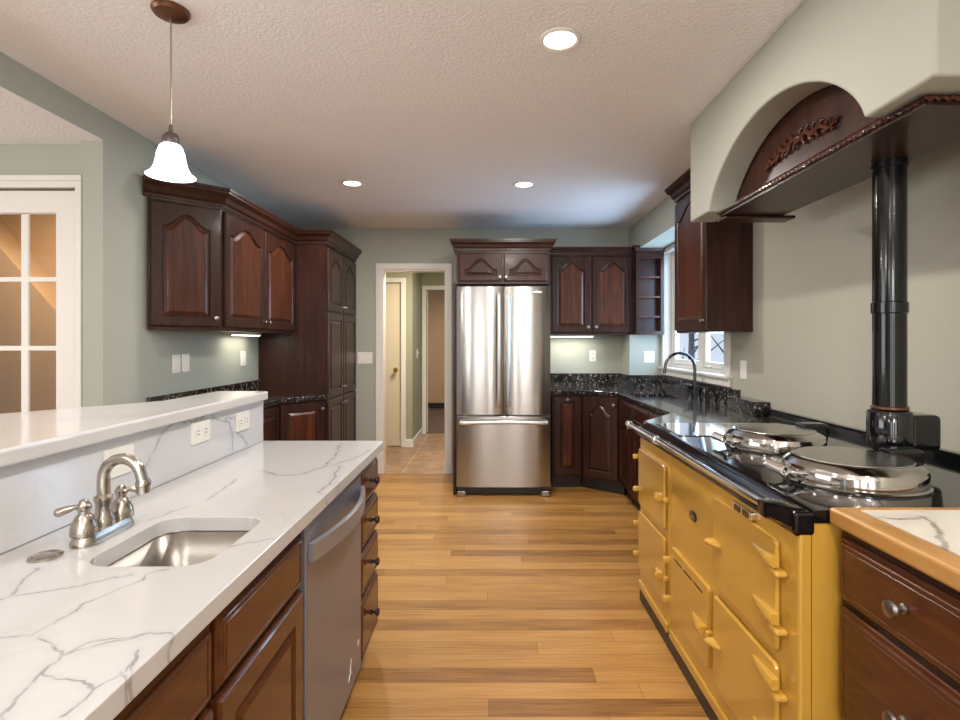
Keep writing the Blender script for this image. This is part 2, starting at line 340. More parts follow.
def bm_loft(rings, cap0=True, cap1=True, closed=True, bm=None):
    bm = bm or bmesh.new()
    R = [[bm.verts.new(p) for p in r] for r in rings]
    n = len(R[0])
    for a, c in zip(R[:-1], R[1:]):
        for i in range(n if closed else n-1):
            j = (i+1) % n
            bm.faces.new((a[i], a[j], c[j], c[i]))
    if cap0: bm.faces.new(list(reversed(R[0])))
    if cap1: bm.faces.new(R[-1])
    return bm
def bm_prism(outline, z0, z1, holes=(), fn=None):
    """outline/holes: 2-D loops, extruded between z0 and z1; fn maps (a,b,c) -> xyz"""
    fn = fn or (lambda a, b, c: (a, b, c))
    bm = bmesh.new()
    loops = [list(outline)] + [list(h) for h in holes]
    flat = [p for l in loops for p in l]
    lo = [bm.verts.new(fn(p[0], p[1], z0)) for p in flat]; hi = [bm.verts.new(fn(p[0], p[1], z1)) for p in flat]
    if holes:
        tris = tessellate_polygon([[Vector((p[0], p[1], 0)) for p in l] for l in loops])
        for t in tris:
            for vs in (lo, hi):
                try: bm.faces.new([vs[i] for i in t])
                except ValueError: pass
    else:
        bm.faces.new(lo); bm.faces.new(hi)
    k = 0
    for l in loops:
        n = len(l)
        for i in range(n):
            j = (i+1) % n
            bm.faces.new((lo[k+i], lo[k+j], hi[k+j], hi[k+i]))
        k += n
    return bm
def bm_lathe(prof, n=32, c=(0, 0, 0), axis='Z', cap=True, bm=None):
    bm = bm or bmesh.new()
    rings = []
    for (r, h) in prof:
        ring = []
        for i in range(n):
            a = 2*PI*i/n; x, y = r*math.cos(a), r*math.sin(a)
            p = {'Z': (x, y, h), 'Y': (x, -h, y), 'X': (h, x, y)}[axis]
            ring.append((p[0]+c[0], p[1]+c[1], p[2]+c[2]))
        rings.append(ring)
    return bm_loft(rings, cap, cap, True, bm)
def bm_tube(pts, r, n=12, bm=None):
    pts = [Vector(p) for p in pts]; rings = []
    rr = r if isinstance(r, (list, tuple)) else [r]*len(pts)
    up = None
    for i, p in enumerate(pts):
        t = (pts[min(i+1, len(pts)-1)]-pts[max(i-1, 0)]).normalized()
        if up is None:
            up = Vector((0, 0, 1)) if abs(t.z) < 0.9 else Vector((1, 0, 0))
        s = t.cross(up).normalized(); up = s.cross(t).normalized()
        rings.append([tuple(p+rr[i]*(math.cos(2*PI*k/n)*s+math.sin(2*PI*k/n)*up)) for k in range(n)])
    return bm_loft(rings, True, True, True, bm)
def rrect(x0, x1, y0, y1, r, n=6):
    out = []
    for cx, cy, a0 in ((x1-r, y1-r, 0), (x0+r, y1-r, PI/2), (x0+r, y0+r, PI), (x1-r, y0+r, 1.5*PI)):
        for i in range(n+1):
            a = a0+PI/2*i/n; out.append((cx+r*math.cos(a), cy+r*math.sin(a)))
    return out
def bm_sweep(path, prof):
    """prof (out, z) swept along a 2-D path; out goes to the right of travel, corners mitred"""
    P = [Vector(p) for p in path]; rings = []
    nrm = []
    for a, c in zip(P[:-1], P[1:]):
        d = (c-a).normalized(); nrm.append(Vector((d.y, -d.x)))
    for i, p in enumerate(P):
        if i == 0: m = nrm[0]
        elif i == len(P)-1: m = nrm[-1]
        else:
            m = nrm[i-1]+nrm[i]; m = m/ (m.dot(nrm[i]))
        rings.append([(p.x+m.x*o, p.y+m.y*o, z) for o, z in prof])
    return bm_loft(rings)
def empty(name, loc, rz=0.0, label=None, cat=None, group=None):
    o = bpy.data.objects.new(name, None); COL.objects.link(o); o.location = loc; o.rotation_euler = (0, 0, rz); o.empty_display_size = 0.1
    tag(o, label, cat, group); return o
def tag(o, label=None, cat=None, group=None, kind=None):
    if label: o['label'] = label
    if cat: o['category'] = cat
    if group: o['group'] = group
    if kind: o['kind'] = kind
    return o
def struct(name, bm, mat, **k):
    return tag(obj(name, bm, mat, **k), kind='structure')
def copy_tree(o, parent=None):
    c = o.copy(); COL.objects.link(c)
    if parent is not None: c.parent = parent
    for ch in list(o.children): copy_tree(ch, c)
    return c

# ================================================================== SETTING
CZ = 2.53
struct('floor', bm_box(-5.0, 1.80, -3.2, 5.58, -0.05, 0.0), 'floor')
struct('floor_hall', bm_box(-2.6, 0.6, 5.58, 8.02, -0.05, 0.0), 'tile')
struct('floor_far_room', bm_box(-2.6, 1.2, 8.02, 11.2, -0.05, 0.0), 'carpet')
struct('ceiling', bm_box(-2.08, 1.80, -3.2, 5.70, CZ, CZ+0.06), 'ceiling')
struct('ceiling_dining', bm_box(-5.0, -2.08, -3.2, 2.92, 2.386, 2.45), 'ceiling')
struct('ceiling_dining_lip', bm_box(-2.0799, -1.978, -3.2, 2.7495, 2.386, 2.3915), 'ceiling')
struct('ceiling_hall', bm_box(-2.6, 1.2, 5.70, 11.2, 2.42, 2.47), 'ceiling')
# left wall: full height beyond y=2.75, header above the opening
yz = lambda a, b, c: (c, a, b)
struct('wall_left', bm_prism([(5.58, 0), (5.58, CZ), (-3.2, CZ), (-3.2, 2.392), (2.75, 2.392), (2.75, 0)], -2.08, -1.976, fn=yz), 'wall')
xz = lambda a, b, c: (a, c, b)
struct('wall_back', bm_prism([(-2.08, 0), (-1.126, 0), (-1.126, 2.109), (-0.465, 2.109), (-0.465, 0), (1.80, 0), (1.80, CZ), (-2.08, CZ)], 5.58, 5.70, fn=xz), 'wall')
struct('wall_back_return', bm_box(1.354, 1.679, 5.28, 5.579, 0, 2.255), 'wall')
struct('wall_right', bm_prism([(-3.2, 0), (5.58, 0), (5.58, CZ), (-3.2, CZ)], 1.68, 1.80, holes=[[(3.85, 1.10), (5.22, 1.10), (5.22, 2.22), (3.85, 2.22)]], fn=yz), 'wall_warm_lit')
struct('ceiling_bulkhead', bm_box(1.42, 1.679, 4.10, 5.579, 2.26, CZ-0.001), 'wall')
struct('wall_rear', bm_prism([(-5.0, 0), (1.80, 0), (1.80, CZ), (-5.0, CZ)], -3.32, -3.2, holes=[[(q-0.3, 0.40), (q+0.3, 0.40), (q+0.3, 2.3), (q-0.3, 2.3)] for q in (-3.6, -1.35, -0.3, 0.75)], fn=xz), 'wall')  # narrow openings made up to streak the fridge's reflection
struct('wall_dining_side', bm_prism([(-3.2, 0), (2.8, 0), (2.8, CZ), (-3.2, CZ)], -5.1, -5.0, holes=[[(-1.2, 0.3), (1.8, 0.3), (1.8, 2.2), (-1.2, 2.2)]], fn=yz), 'wall')
struct('wall_dining_back', bm_prism([(-5.0, 0), (-2.905, 0), (-2.905, 2.158), (-2.146, 2.158), (-2.146, 0), (-2.081, 0), (-2.081, 2.385), (-5.0, 2.385)], 2.80, 2.92, fn=xz), 'wall')
# room behind the french door, with the sloping underside of a stair
struct('wall_stair_room', bm_box(-4.6, -2.081, 3.95, 4.02, -0.0, 2.45), 'tan')
struct('trim_stair_stringer', bm_prism([(-4.5, 0.0), (-2.12, 0.0), (-2.12, 0.60), (-3.70, 2.385), (-4.5, 2.385)], 3.70, 3.949, fn=xz), 'tan')
struct('ceiling_stair_room', bm_box(-4.6, -2.081, 2.92, 4.02, 2.45, 2.50), 'ceiling')
struct('floor_stair_room', bm_box(-4.6, -2.081, 2.92, 4.02, -0.05, 0.0), 'carpet')
# hall beyond the doorway
struct('wall_hall_closet', bm_prism([(-2.6, 0), (-1.75, 0), (-1.75, 2.13), (-1.165, 2.13), (-1.165, 0), (-1.02, 0), (-1.02, 2.42), (-2.6, 2.42)], 7.0, 7.12, fn=xz), 'wall_hall')
struct('wall_hall_side', bm_box(-1.12, -1.02, 7.12, 7.98, 0, 2.42), 'wall_hall')
struct('wall_hall_end', bm_prism([(-1.12, 0), (-0.955, 0), (-0.955, 2.13), (-0.25, 2.13), (-0.25, 0), (0.6, 0), (0.6, 2.42), (-1.12, 2.42)], 7.98, 8.06, fn=xz), 'wall_hall')
struct('wall_hall_right', bm_box(0.0, 0.1, 5.70, 7.98, 0, 2.42), 'wall_hall')
struct('wall_hall_left', bm_box(-2.6, -2.5, 5.70, 7.0, 0, 2.42), 'wall_hall')
struct('wall_far_room', bm_box(-2.6, 1.2, 11.1, 11.2, 0, 2.42), 'tan')
struct('baseboard_far_room', bm_box(-2.6, 1.2, 11.08, 11.099, 0, 0.11), 'kick')
struct('baseboard_hall', bm_sweep([(-1.14, 6.998), (-1.018, 6.998), (-1.018, 7.97)], [(0, 0), (0.014, 0), (0.014, 0.085), (0.008, 0.10), (0, 0.10)]), 'white')
struct('baseboard_back', bm_box(-0.392, -0.325, 5.566, 5.579, 0, 0.10), 'white')
# casings
def casing(name, x0, x1, z1, y, wd=0.062, th=0.018, mat='white'):
    pr = [(x0-wd, 0), (x0-wd, z1+wd), (x1+wd, z1+wd), (x1+wd, 0), (x1, 0), (x1, z1), (x0, z1), (x0, 0)]
    return struct(name, bm_prism(pr, y-th, y-0.0005, fn=xz), mat, bevel=0.004)
casing('trim_doorway', -1.126, -0.465, 2.109, 5.58)
pr = [(-1.1265, 0), (-1.1265, 2.1095), (-0.4645, 2.1095), (-0.4645, 0), (-0.479, 0), (-0.479, 2.095), (-1.112, 2.095), (-1.112, 0)]
struct('trim_doorway_jamb', bm_prism(pr, 5.575, 5.705, fn=xz), 'white')
casing('trim_closet_door', -1.75, -1.165, 2.13, 7.0)
casing('trim_far_door', -0.955, -0.25, 2.13, 7.98)
casing('trim_french_door', -2.905, -2.146, 2.158, 2.80, wd=0.034); struct('trim_french_door_head', bm_box(-2.939, -2.112, 2.782, 2.7995, 2.1925, 2.222), 'white', bevel=0.003)
# closet door (cream slab)
d = struct('door_1', bm_box(-1.745, -1.17, 7.02, 7.055, 0.01, 2.125), 'cream', bevel=0.003)
obj('door_knob', bm_lathe([(0.012, 0), (0.012, 0.03), (0.03, 0.045), (0.032, 0.06), (0.02, 0.075)], 20, (-1.23, 7.02, 1.0), 'Y'), 'brass', d, smooth=True)
# door leaf of the far room, open, seen on edge with its hinges
d = struct('door_2', bm_prism([(-0.985, 8.08), (-0.945, 8.08), (-1.03, 8.78), (-1.07, 8.78)], 0.01, 2.12), 'white', bevel=0.003)
for zz in (0.3, 1.05, 1.85): obj('hinge', bm_box(-0.9435, -0.938, 8.075, 8.09, zz, zz+0.09), 'brass', d)

# french door with a grid of panes
fx0, fx1, fy0, fy1 = -2.90, -2.15, 2.83, 2.87
cols = [(-2.806, -2.646), (-2.606, -2.457), (-2.418, -2.269)]
rows = [(2.034-0.36*k-0.334, 2.034-0.36*k) for k in range(5)]
holes = [[(a, c), (b, c), (b, e), (a, e)] for a, b in cols for c, e in rows]
big = [(cols[0][0], rows[-1][0]), (cols[-1][1], rows[-1][0]), (cols[-1][1], rows[0][1]), (cols[0][0], rows[0][1])]
d = struct('door_3', bm_prism([(fx0, 0.01), (fx1, 0.01), (fx1, 2.150), (fx0, 2.150)], fy0-.015, fy1-.015, holes=[big], fn=xz), 'white', bevel=0.004, angle=60)
e_ = 0.0008; bg2 = [(big[0][0]+e_, big[0][1]+e_), (big[1][0]-e_, big[1][1]+e_), (big[2][0]-e_, big[2][1]-e_), (big[3][0]+e_, big[3][1]-e_)]
holes = [[(max(a, bg2[0][0]+.004), max(c, bg2[0][1]+.004)), (min(b, bg2[1][0]-.004), max(c, bg2[0][1]+.004)), (min(b, bg2[1][0]-.004), min(e, bg2[2][1]-.004)), (max(a, bg2[0][0]+.004), min(e, bg2[2][1]-.004))] for a, b in cols for c, e in rows]
obj('muntin_grid', bm_prism(bg2, 2.822, 2.836, holes=holes, fn=xz), 'white', d, bevel=0.003, angle=60)
for a, b in cols:
    for c, e in rows:
        obj('pane', bm_box(a+0.005, b-0.005, 2.828, 2.830, c+0.005, e-0.005), 'glass', d)
for zz in (1.66, 0.4): obj('hinge', bm_box(-2.1495, -2.135, 2.815, 2.835, zz, zz+0.09), 'white', d, bevel=0.003)

# kitchen window: casing, sill, two casement sashes with glass
wx = 1.68
wf = struct('window_1', bm_prism([(3.86, 1.105), (5.21, 1.105), (5.21, 2.215), (3.86, 2.215)], wx+0.06, wx+0.115, holes=[[(3.90, 1.15), (4.44, 1.15), (4.44, 2.18), (3.90, 2.18)], [(4.50, 1.15), (5.17, 1.15), (5.17, 2.18), (4.50, 2.18)]], fn=yz), 'white', bevel=0.003)
for a, b in ((3.90, 4.44), (4.50, 5.17)):
    s = obj('sash', bm_prism([(a+.002, 1.152), (b-.002, 1.152), (b-.002, 2.178), (a+.002, 2.178)], wx+0.065, wx+0.105, holes=[[(a+.05, 1.20), (b-.05, 1.20), (b-.05, 2.13), (a+.05, 2.13)]], fn=yz), 'white', wf, bevel=0.004)
    obj('pane', bm_box(wx+0.083, wx+0.087, a+.05, b-.05, 1.20, 2.13), 'glass', s)
    obj('latch', bm_box(wx+0.045, wx+0.064, b-.18, b-.06, 1.158, 1.172), 'plate', s, bevel=0.003)
jb = [(3.849, 1.099), (5.221, 1.099), (5.221, 2.221), (3.849, 2.221)]; ji = [(3.859, 1.109), (5.211, 1.109), (5.211, 2.211), (3.859, 2.211)]
obj('window_jamb', bm_prism(jb, wx+0.001, wx+0.059, holes=[ji], fn=yz), 'white', wf)
ci = [(3.855, 1.105), (5.215, 1.105), (5.215, 2.215), (3.855, 2.215)]; co = [(3.775, 1.045), (5.275, 1.045), (5.275, 2.255), (3.775, 2.255)]
obj('window_casing', bm_prism(co, wx-0.02, wx-0.001, holes=[ci], fn=yz), 'white', wf, bevel=0.004)
obj('window_sill', bm_box(wx-0.045, wx+0.055, 3.76, 5.277, 1.10, 1.122), 'white', wf, bevel=0.005)

# outdoors seen through the window
struct('ground_yard', bm_box(1.81, 16, -4, 16, -0.5, -0.4), 'snow')
struct('wall_neighbour_house', bm_box(9.0, 9.3, 6.0, 15.9, -0.39, 3.4), 'hedge')
def tree(x, y, h, seed, label):
    rnd = random.Random(seed)
    t = empty('bare_tree', (x, y, -0.4), 0, label, 'tree', 'bare trees outside the kitchen window')
    obj('trunk', bm_tube([(0, 0, 0), (0.03, 0.02, h*.4), (-0.02, 0.05, h)], [0.11, 0.08, 0.02], 8), 'bark', t, smooth=True)
    for k in range(16):
        z = h*(0.2+0.045*k); a = rnd.uniform(0, 2*PI); l = rnd.uniform(0.5, 1.2)
        p = [(0.01, 0.03, z), (l*.5*math.cos(a), l*.5*math.sin(a), z+.25*l), (l*math.cos(a+.3), l*math.sin(a+.3), z+.7*l)]
        obj('branch', bm_tube(p, [0.03, 0.02, 0.006], 6), 'bark', t)
tree(4.6, 9.6, 4.5, 1, 'bare winter tree whose trunk stands nearest the kitchen window panes')
tree(5.6, 12.6, 5.0, 2, 'taller bare tree further out in the snowy yard')
tree(5.4, 14.6, 4.6, 5, 'farthest bare tree beyond the window over the sink')

# ================================================================== CABINETRY
def front_rings(x0, x1, z0, z1, arch, spec, n_top=20, n_side=6):
    """spec: list of (inset, arch?, y) rings with matched points. arch = height of the cathedral arch"""
    rings = []
    cx = (x0+x1)/2; hw = (x1-x0)/2
    for inset, use, y in spec:
        a = hw-inset; b = z0+inset; t = z1-inset
        sh = arch if use else 0.0
        def top(u):
            v = min(1.0, abs(u)/0.86)
            return t-sh + sh*(0.5*(1+math.cos(PI*v)))**0.85
        pts = []
        for i in range(n_top): pts.append((cx-a+2*a*i/n_top, y, b))
        zt = top(1.0)
        for i in range(n_side): pts.append((cx+a, y, b+(zt-b)*i/n_side))
        for i in range(n_top): u = 1-2*i/n_top; pts.append((cx+a*u, y, top(u)))
        for i in range(n_side): pts.append((cx-a, y, zt-(zt-b)*i/n_side))
        rings.append(pts)
    return rings
def knob(parent, x, y, z, mat='pewter', s=1.0):
    pr = [(0.009, 0), (0.009, 0.004), (0.005, 0.007), (0.005, 0.015), (0.012, 0.018), (0.0155, 0.023), (0.014, 0.029), (0.006, 0.032)]
    return obj('knob', bm_lathe([(r*s, h*s) for r, h in pr], 16, (x, y, z), 'Y'), mat, parent, smooth=True)
def door(parent, x0, x1, z0, z1, arch=0.0, kn=None, mat='cherry', st=0.058, th=0.02, panel=None, name='door'):
    st = min(st, (x1-x0)*0.24, (z1-z0)*0.27)
    f = -th
    spec = [(0, 0, 0), (0, 0, f+0.006), (0.003, 0, f+0.003), (0.007, 0, f), (st, 1, f), (st+0.004, 1, f+0.003), (st+0.008, 1, f+0.010), (st+0.013, 1, f+0.010)]
    d = obj(name, bm_loft(front_rings(x0, x1, z0, z1, arch, spec), True, False), mat, parent)
    sp2 = [(st+0.013, 1, f+0.010), (st+0.030, 1, f+0.001), (st+0.033, 1, f)] if st > 0.03 else [(st+0.013, 1, f+0.010), (st+0.02, 1, f+0.003), (st+0.022, 1, f+.002)]
    obj('raised_panel', bm_loft(front_rings(x0, x1, z0, z1, arch, sp2), False, True), panel or mat, d)
    if kn: knob(d, kn[0], f, kn[1])
    return d
def drawer(parent, x0, x1, z0, z1, kn=None, mat='cherry', th=0.02, ks=1.0, km='pewter'):
    f = -th
    spec = [(0, 0, 0), (0, 0, f+0.011), (0.003, 0, f+0.008), (0.010, 0, f+0.006), (0.012, 0, f+0.002), (0.014, 0, f+0.0005), (0.020, 0, f), (0.022, 0, f+0.0025), (0.025, 0, f+0.0025), (0.027, 0, f+0.001)]
    d = obj('drawer', bm_loft(front_rings(x0, x1, z0, z1, 0, spec), True, True), mat, parent)
    if kn: knob(d, kn[0], f, kn[1], km, s=ks)
    return d
def carcass(parent, w, d, z0, z1, mat='cherry', foot=None, kick=0.0, open_top=False):
    foot = foot or [(0, 0), (w, 0), (w, d), (0, d)]
    if open_top:
        bm = bmesh.new(); t = 0.018
        o4 = [(0, 0), (w, 0), (w, d), (0, d)]; i4 = [(t, t), (w-t, t), (w-t, d-t), (t, d-t)]
        bm_loft([[(x, y, z0) for x, y in o4], [(x, y, z1) for x, y in o4], [(x, y, z1) for x, y in i4], [(x, y, z0+t) for x, y in i4]], True, True, True, bm)
    else:
        bm = bm_prism(foot, z0, z1)
    c = obj('carcass', bm, mat, parent)
    ke = -0.028 if len(foot) > 4 else 0.004
    if kick:
        # recessed kick board under the box
        (ax, ay), (bx, by) = foot[0], foot[1]
        obj('toe_kick', bm_box(ke, w-ke, kick, kick+0.02, 0.0, z0-0.0005), 'kick', parent)
    return c
TOE = 0.105
# ---- left wall: angled end wall cabinet, two-door wall cabinet, tall pantry
A = Vector((-1.966, 3.085)); B = Vector((-1.672, 3.345)); ang = math.atan2(B.y-A.y, B.x-A.x); LAB = (B-A).length
c = empty('wall_cabinet', (A.x, A.y, 1.43), ang, 'dark cherry wall cabinet with one arched door set at an angle, beside the pendant', 'cabinet', 'cherry wall cabinets')
ca, sa = math.cos(ang), math.sin(ang)
back = (Vector((-1.970, 3.345))-A); lb = (ca*back.x+sa*back.y, -sa*back.x+ca*back.y)
carcass(c, LAB, 0, 0, 0.76, foot=[(0.002, 0), (LAB, 0), lb])
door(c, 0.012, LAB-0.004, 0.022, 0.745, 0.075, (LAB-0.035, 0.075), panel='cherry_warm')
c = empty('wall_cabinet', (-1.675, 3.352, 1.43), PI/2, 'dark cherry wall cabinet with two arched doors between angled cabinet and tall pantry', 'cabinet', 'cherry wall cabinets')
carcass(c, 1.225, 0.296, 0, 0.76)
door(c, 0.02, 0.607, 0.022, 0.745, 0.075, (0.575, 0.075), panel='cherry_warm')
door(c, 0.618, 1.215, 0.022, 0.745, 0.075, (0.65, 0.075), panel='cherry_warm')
c = empty('pantry_cabinet', (-1.405, 4.582, 0), PI/2, 'tall dark cherry pantry with three tiers of paired doors reaching the floor', 'cabinet')
carcass(c, 0.985, 0.566, TOE, 2.19, kick=0.05)
for z0, z1, ar, kz in ((1.63, 2.165, 0.075, 1.68), (0.875, 1.615, 0, 0.95), (0.125, 0.86, 0, 0.80)):
    door(c, 0.02, 0.487, z0, z1, ar, (0.455, kz)); door(c, 0.497, 0.965, z0, z1, ar, (0.53, kz))
crown = [(-0.004, 0), (0.008, 0), (0.010, 0.018), (0.020, 0.026), (0.028, 0.050), (0.045, 0.066), (0.050, 0.070), (0.050, 0.082), (0.056, 0.084), (0.056, 0.098), (-0.004, 0.098)]
cr = lambda z, s=1.0: [(o*s, z+h*min(s, 1.14)) for o, h in crown]
tag(obj('crown_molding', bm_sweep([(-1.974, 3.060), (-1.668, 3.346), (-1.668, 4.578), (-1.400, 4.578), (-1.400, 5.575)], cr(2.191, 1.2)), 'cherry', merge=False), 'dark cherry crown molding stepping from angled wall cabinet round to the pantry', 'molding', 'crown moldings')
# base units under it
c = empty('base_cabinet', (-1.69, 3.02, 0), PI/2, 'shallow dark cherry base cabinet behind the raised bar, by the granite backsplash', 'cabinet', 'cherry base cabinets')
carcass(c, 1.255, 0.27, TOE, 0.875, kick=0.04)
for k in range(3):
    a = 0.01+k*0.415
    if k < 2: drawer(c, a, a+0.405, 0.72, 0.86, (a+0.2, 0.79)); door(c, a, a+0.405, 0.125, 0.705, 0, (a+0.37, 0.66))
    else: door(c, a, a+0.405, 0.125, 0.855, 0, (a+0.04, 0.79))
A2 = Vector((-1.688, 4.281)); B2 = Vector((-1.412, 4.568)); a2 = math.atan2(B2.y-A2.y, B2.x-A2.x); L2 = (B2-A2).length
def loc2(p, o, a): v = Vector(p)-o; return (math.cos(a)*v.x+math.sin(a)*v.y, -math.sin(a)*v.x+math.cos(a)*v.y)
c = empty('base_cabinet', (A2.x, A2.y, 0), a2, 'small dark cherry base cabinet with one angled door against the pantry side', 'cabinet', 'cherry base cabinets')
carcass(c, L2, 0, TOE, 0.875, foot=[(0, 0), (L2, 0), loc2((-1.41, 4.578), A2, a2), loc2((-1.97, 4.578), A2, a2), loc2((-1.97, 4.281), A2, a2)], kick=0.03)
door(c, 0.012, L2-0.01, 0.125, 0.855, 0, (L2-0.035, 0.80), panel='cherry_warm')
g = tag(obj('granite_counter', bm_prism([(-1.972, 3.0), (-1.655, 3.0), (-1.655, 4.262), (-1.378, 4.555), (-1.378, 4.579), (-1.972, 4.579)], 0.878, 0.914), 'granite', bevel=0.006), 'speckled dark granite counter on shallow base cabinets beside the pantry', 'countertop', 'granite counters')
tag(obj('granite_backsplash', bm_box(-1.974, -1.954, 3.09, 4.579, 0.9145, 1.042), 'granite', bevel=0.003), 'low granite backsplash along sage wall under the arched wall cabinets', 'backsplash', 'granite backsplashes')

# ---- fridge wall
c = empty('wall_cabinet', (-0.312, 4.89, 1.885), 0, 'dark cherry cabinet with two short arched doors above the steel refrigerator', 'cabinet', 'cherry wall cabinets')
carcass(c, 0.84, 0.686, 0, 0.30)
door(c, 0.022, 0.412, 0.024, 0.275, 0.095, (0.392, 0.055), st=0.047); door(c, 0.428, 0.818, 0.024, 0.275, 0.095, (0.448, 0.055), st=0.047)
tag(obj('crown_molding', bm_sweep([(-0.316, 5.575), (-0.316, 4.884), (0.531, 4.884), (0.531, 5.18)], cr(2.187)), 'cherry', merge=False), 'dark cherry crown molding above the refrigerator cabinet', 'molding', 'crown moldings')
tag(obj('end_panel', bm_box(-0.336, -0.3135, 4.80, 5.578, 0.0, 1.884), 'cherry'), 'thin dark cherry end panel between refrigerator and doorway', 'panel')
c = empty('wall_cabinet', (0.536, 5.27, 1.43), 0, 'dark cherry wall cabinet with two tall arched doors next to the refrigerator', 'cabinet', 'cherry wall cabinets')
carcass(c, 0.855, 0.3075, 0, 0.79, foot=[(0, 0), (0.855, 0), (0.855, 0.006), (0.814, 0.006), (0.814, 0.3075), (0, 0.3075)])
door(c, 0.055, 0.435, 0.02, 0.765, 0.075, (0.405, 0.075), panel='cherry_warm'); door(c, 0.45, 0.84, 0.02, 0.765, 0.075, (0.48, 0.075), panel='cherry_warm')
# open shelf unit
c = empty('shelf_unit', (1.393, 5.175, 1.43), 0, 'small open cherry shelf unit with three shelves beside the window', 'shelf')
sw, sd, sh = 0.265, 0.100, 0.79
bm = bmesh.new(); o4 = [(0, 0), (sw, 0), (sw, sh), (0, sh)]; i4 = [(.02, .035), (sw-.03, .035), (sw-.03, sh-.06), (.02, sh-.06)]
bm_loft([[(x, sd, z) for x, z in o4], [(x, 0, z) for x, z in o4], [(x, 0, z) for x, z in i4], [(x, sd-.008, z) for x, z in i4]], True, True, True, bm)
obj('carcass', bm, 'cherry', c)
for zz in (0.165, 0.355, 0.545): obj('shelf', bm_box(0.021, sw-0.031, 0.012, sd-0.009, zz, zz+0.016), 'cherry_warm', c)
tag(obj('crown_molding', bm_sweep([(0.534, 5.262), (1.386, 5.262), (1.390, 5.168), (1.663, 5.168)], cr(2.221, 0.62)), 'cherry', merge=False), 'dark cherry crown molding over tall arched doors and open shelves', 'molding', 'crown moldings')
# base cabinets, corner
c = empty('base_cabinet', (0.572, 5.02, 0), 0, 'narrow dark cherry pull-out base cabinet right against the refrigerator', 'cabinet', 'cherry base cabinets')
carcass(c, 0.272, 0.55, TOE, 0.875, kick=0.045)
door(c, 0.01, 0.262, 0.125, 0.86, 0, (0.136, 0.825), panel='cherry_warm')
A3 = Vector((0.850, 5.018)); B3 = Vector((1.140, 4.79)); a3 = math.atan2(B3.y-A3.y, B3.x-A3.x); L3 = (B3-A3).length
c = empty('base_cabinet', (A3.x, A3.y, 0), a3, 'dark cherry corner base cabinet with a single arched door set diagonally', 'cabinet', 'cherry base cabinets')
carcass(c, L3, 0, TOE, 0.875, foot=[(0, 0), (L3, 0), loc2((1.34, 4.79), A3, a3), loc2((1.34, 5.57), A3, a3), loc2((0.850, 5.57), A3, a3)], kick=0.04)
door(c, 0.008, L3-0.008, 0.125, 0.86, 0.085, (L3-0.04, 0.80))
c = empty('base_cabinet', (1.150, 4.785, 0), -PI/2, 'dark cherry sink base with false drawer fronts under the window', 'cabinet', 'cherry base cabinets')
carcass(c, 1.365, 0.505, TOE, 0.875, open_top=True, kick=0.05)
for k in range(3):
    a = 0.012+k*0.45; drawer(c, a, a+0.44, 0.72, 0.86); door(c, a, a+0.44, 0.125, 0.705, 0.06 if k else 0.04, (a+0.40, 0.66))
c = empty('filler_cabinet', (0.885, 2.885, 0), 0, 'dark cherry filler cabinet wedged between sink base and yellow range', 'cabinet')
carcass(c, 0.77, 0.5, TOE, 0.875, foot=[(0, 0), (0.77, 0), (0.77, 0.53), (0.285, 0.53), (0, 0.17)])
# granite with sink cut-out
out = [(0.545, 4.985), (0.862, 4.985), (1.122, 4.772), (1.128, 3.40), (0.862, 3.05), (0.862, 2.874), (1.664, 2.874), (1.664, 5.272), (1.346, 5.272), (1.346, 5.572), (0.545, 5.572)]
hole = rrect(1.20, 1.515, 4.25, 4.74, 0.04)
tag(obj('granite_counter', bm_prism(out, 0.878, 0.914, holes=[hole]), 'granite', bevel=0.007, angle=60), 'polished dark granite counter with sink running under the window to the range', 'countertop', 'granite counters')
bs = bm_sweep([(0.545, 5.577), (1.351, 5.577), (1.351, 5.277), (1.676, 5.277), (1.676, 3.63)], [(0, 0.9145), (0.020, 0.9145), (0.020, 1.037), (0, 1.037)])
tag(obj('granite_backsplash', bs, 'granite'), 'low granite backsplash running round the corner below the kitchen window', 'backsplash', 'granite backsplashes')
tag(obj('granite_end_block', bm_box(1.58, 1.676, 3.24, 3.615, 0.9145, 1.0), 'granite', bevel=0.003), 'thick granite block ending the backsplash beside the range', 'block')
# dark kitchen sink
s = empty('kitchen_sink', (1.3575, 4.495, 0.914), 0, 'dark undermount sink sunk in granite counter below the window', 'sink')
def basin(parent, hx, hy, depth, mat, rim=0.012, r=0.04, top=-0.037, drain='chrome'):
    rr = lambda e, z, q: [(x, y, z) for x, y in rrect(-hx-e, hx+e, -hy-e, hy+e, q)]
    rings = [rr(rim, top, r+rim), rr(-0.001, top, r), rr(-0.006, top-depth*0.75, r), rr(-0.02, top-depth*0.95, r), rr(-0.05, top-depth, max(0.02, r-0.01))]
    b = obj('basin', bm_loft(rings, False, True), mat, parent, smooth=50)
    so = b.modifiers.new('so', 'SOLIDIFY'); so.thickness = 0.003; so.offset = -1
    obj('drain', bm_lathe([(0.04, 0), (0.038, 0.003), (0.02, 0.002), (0.018, -0.001)], 20, (0, 0, top-depth+0.001)), drain, parent, smooth=True)
basin(s, 0.157, 0.245, 0.18, 'dark_sink')
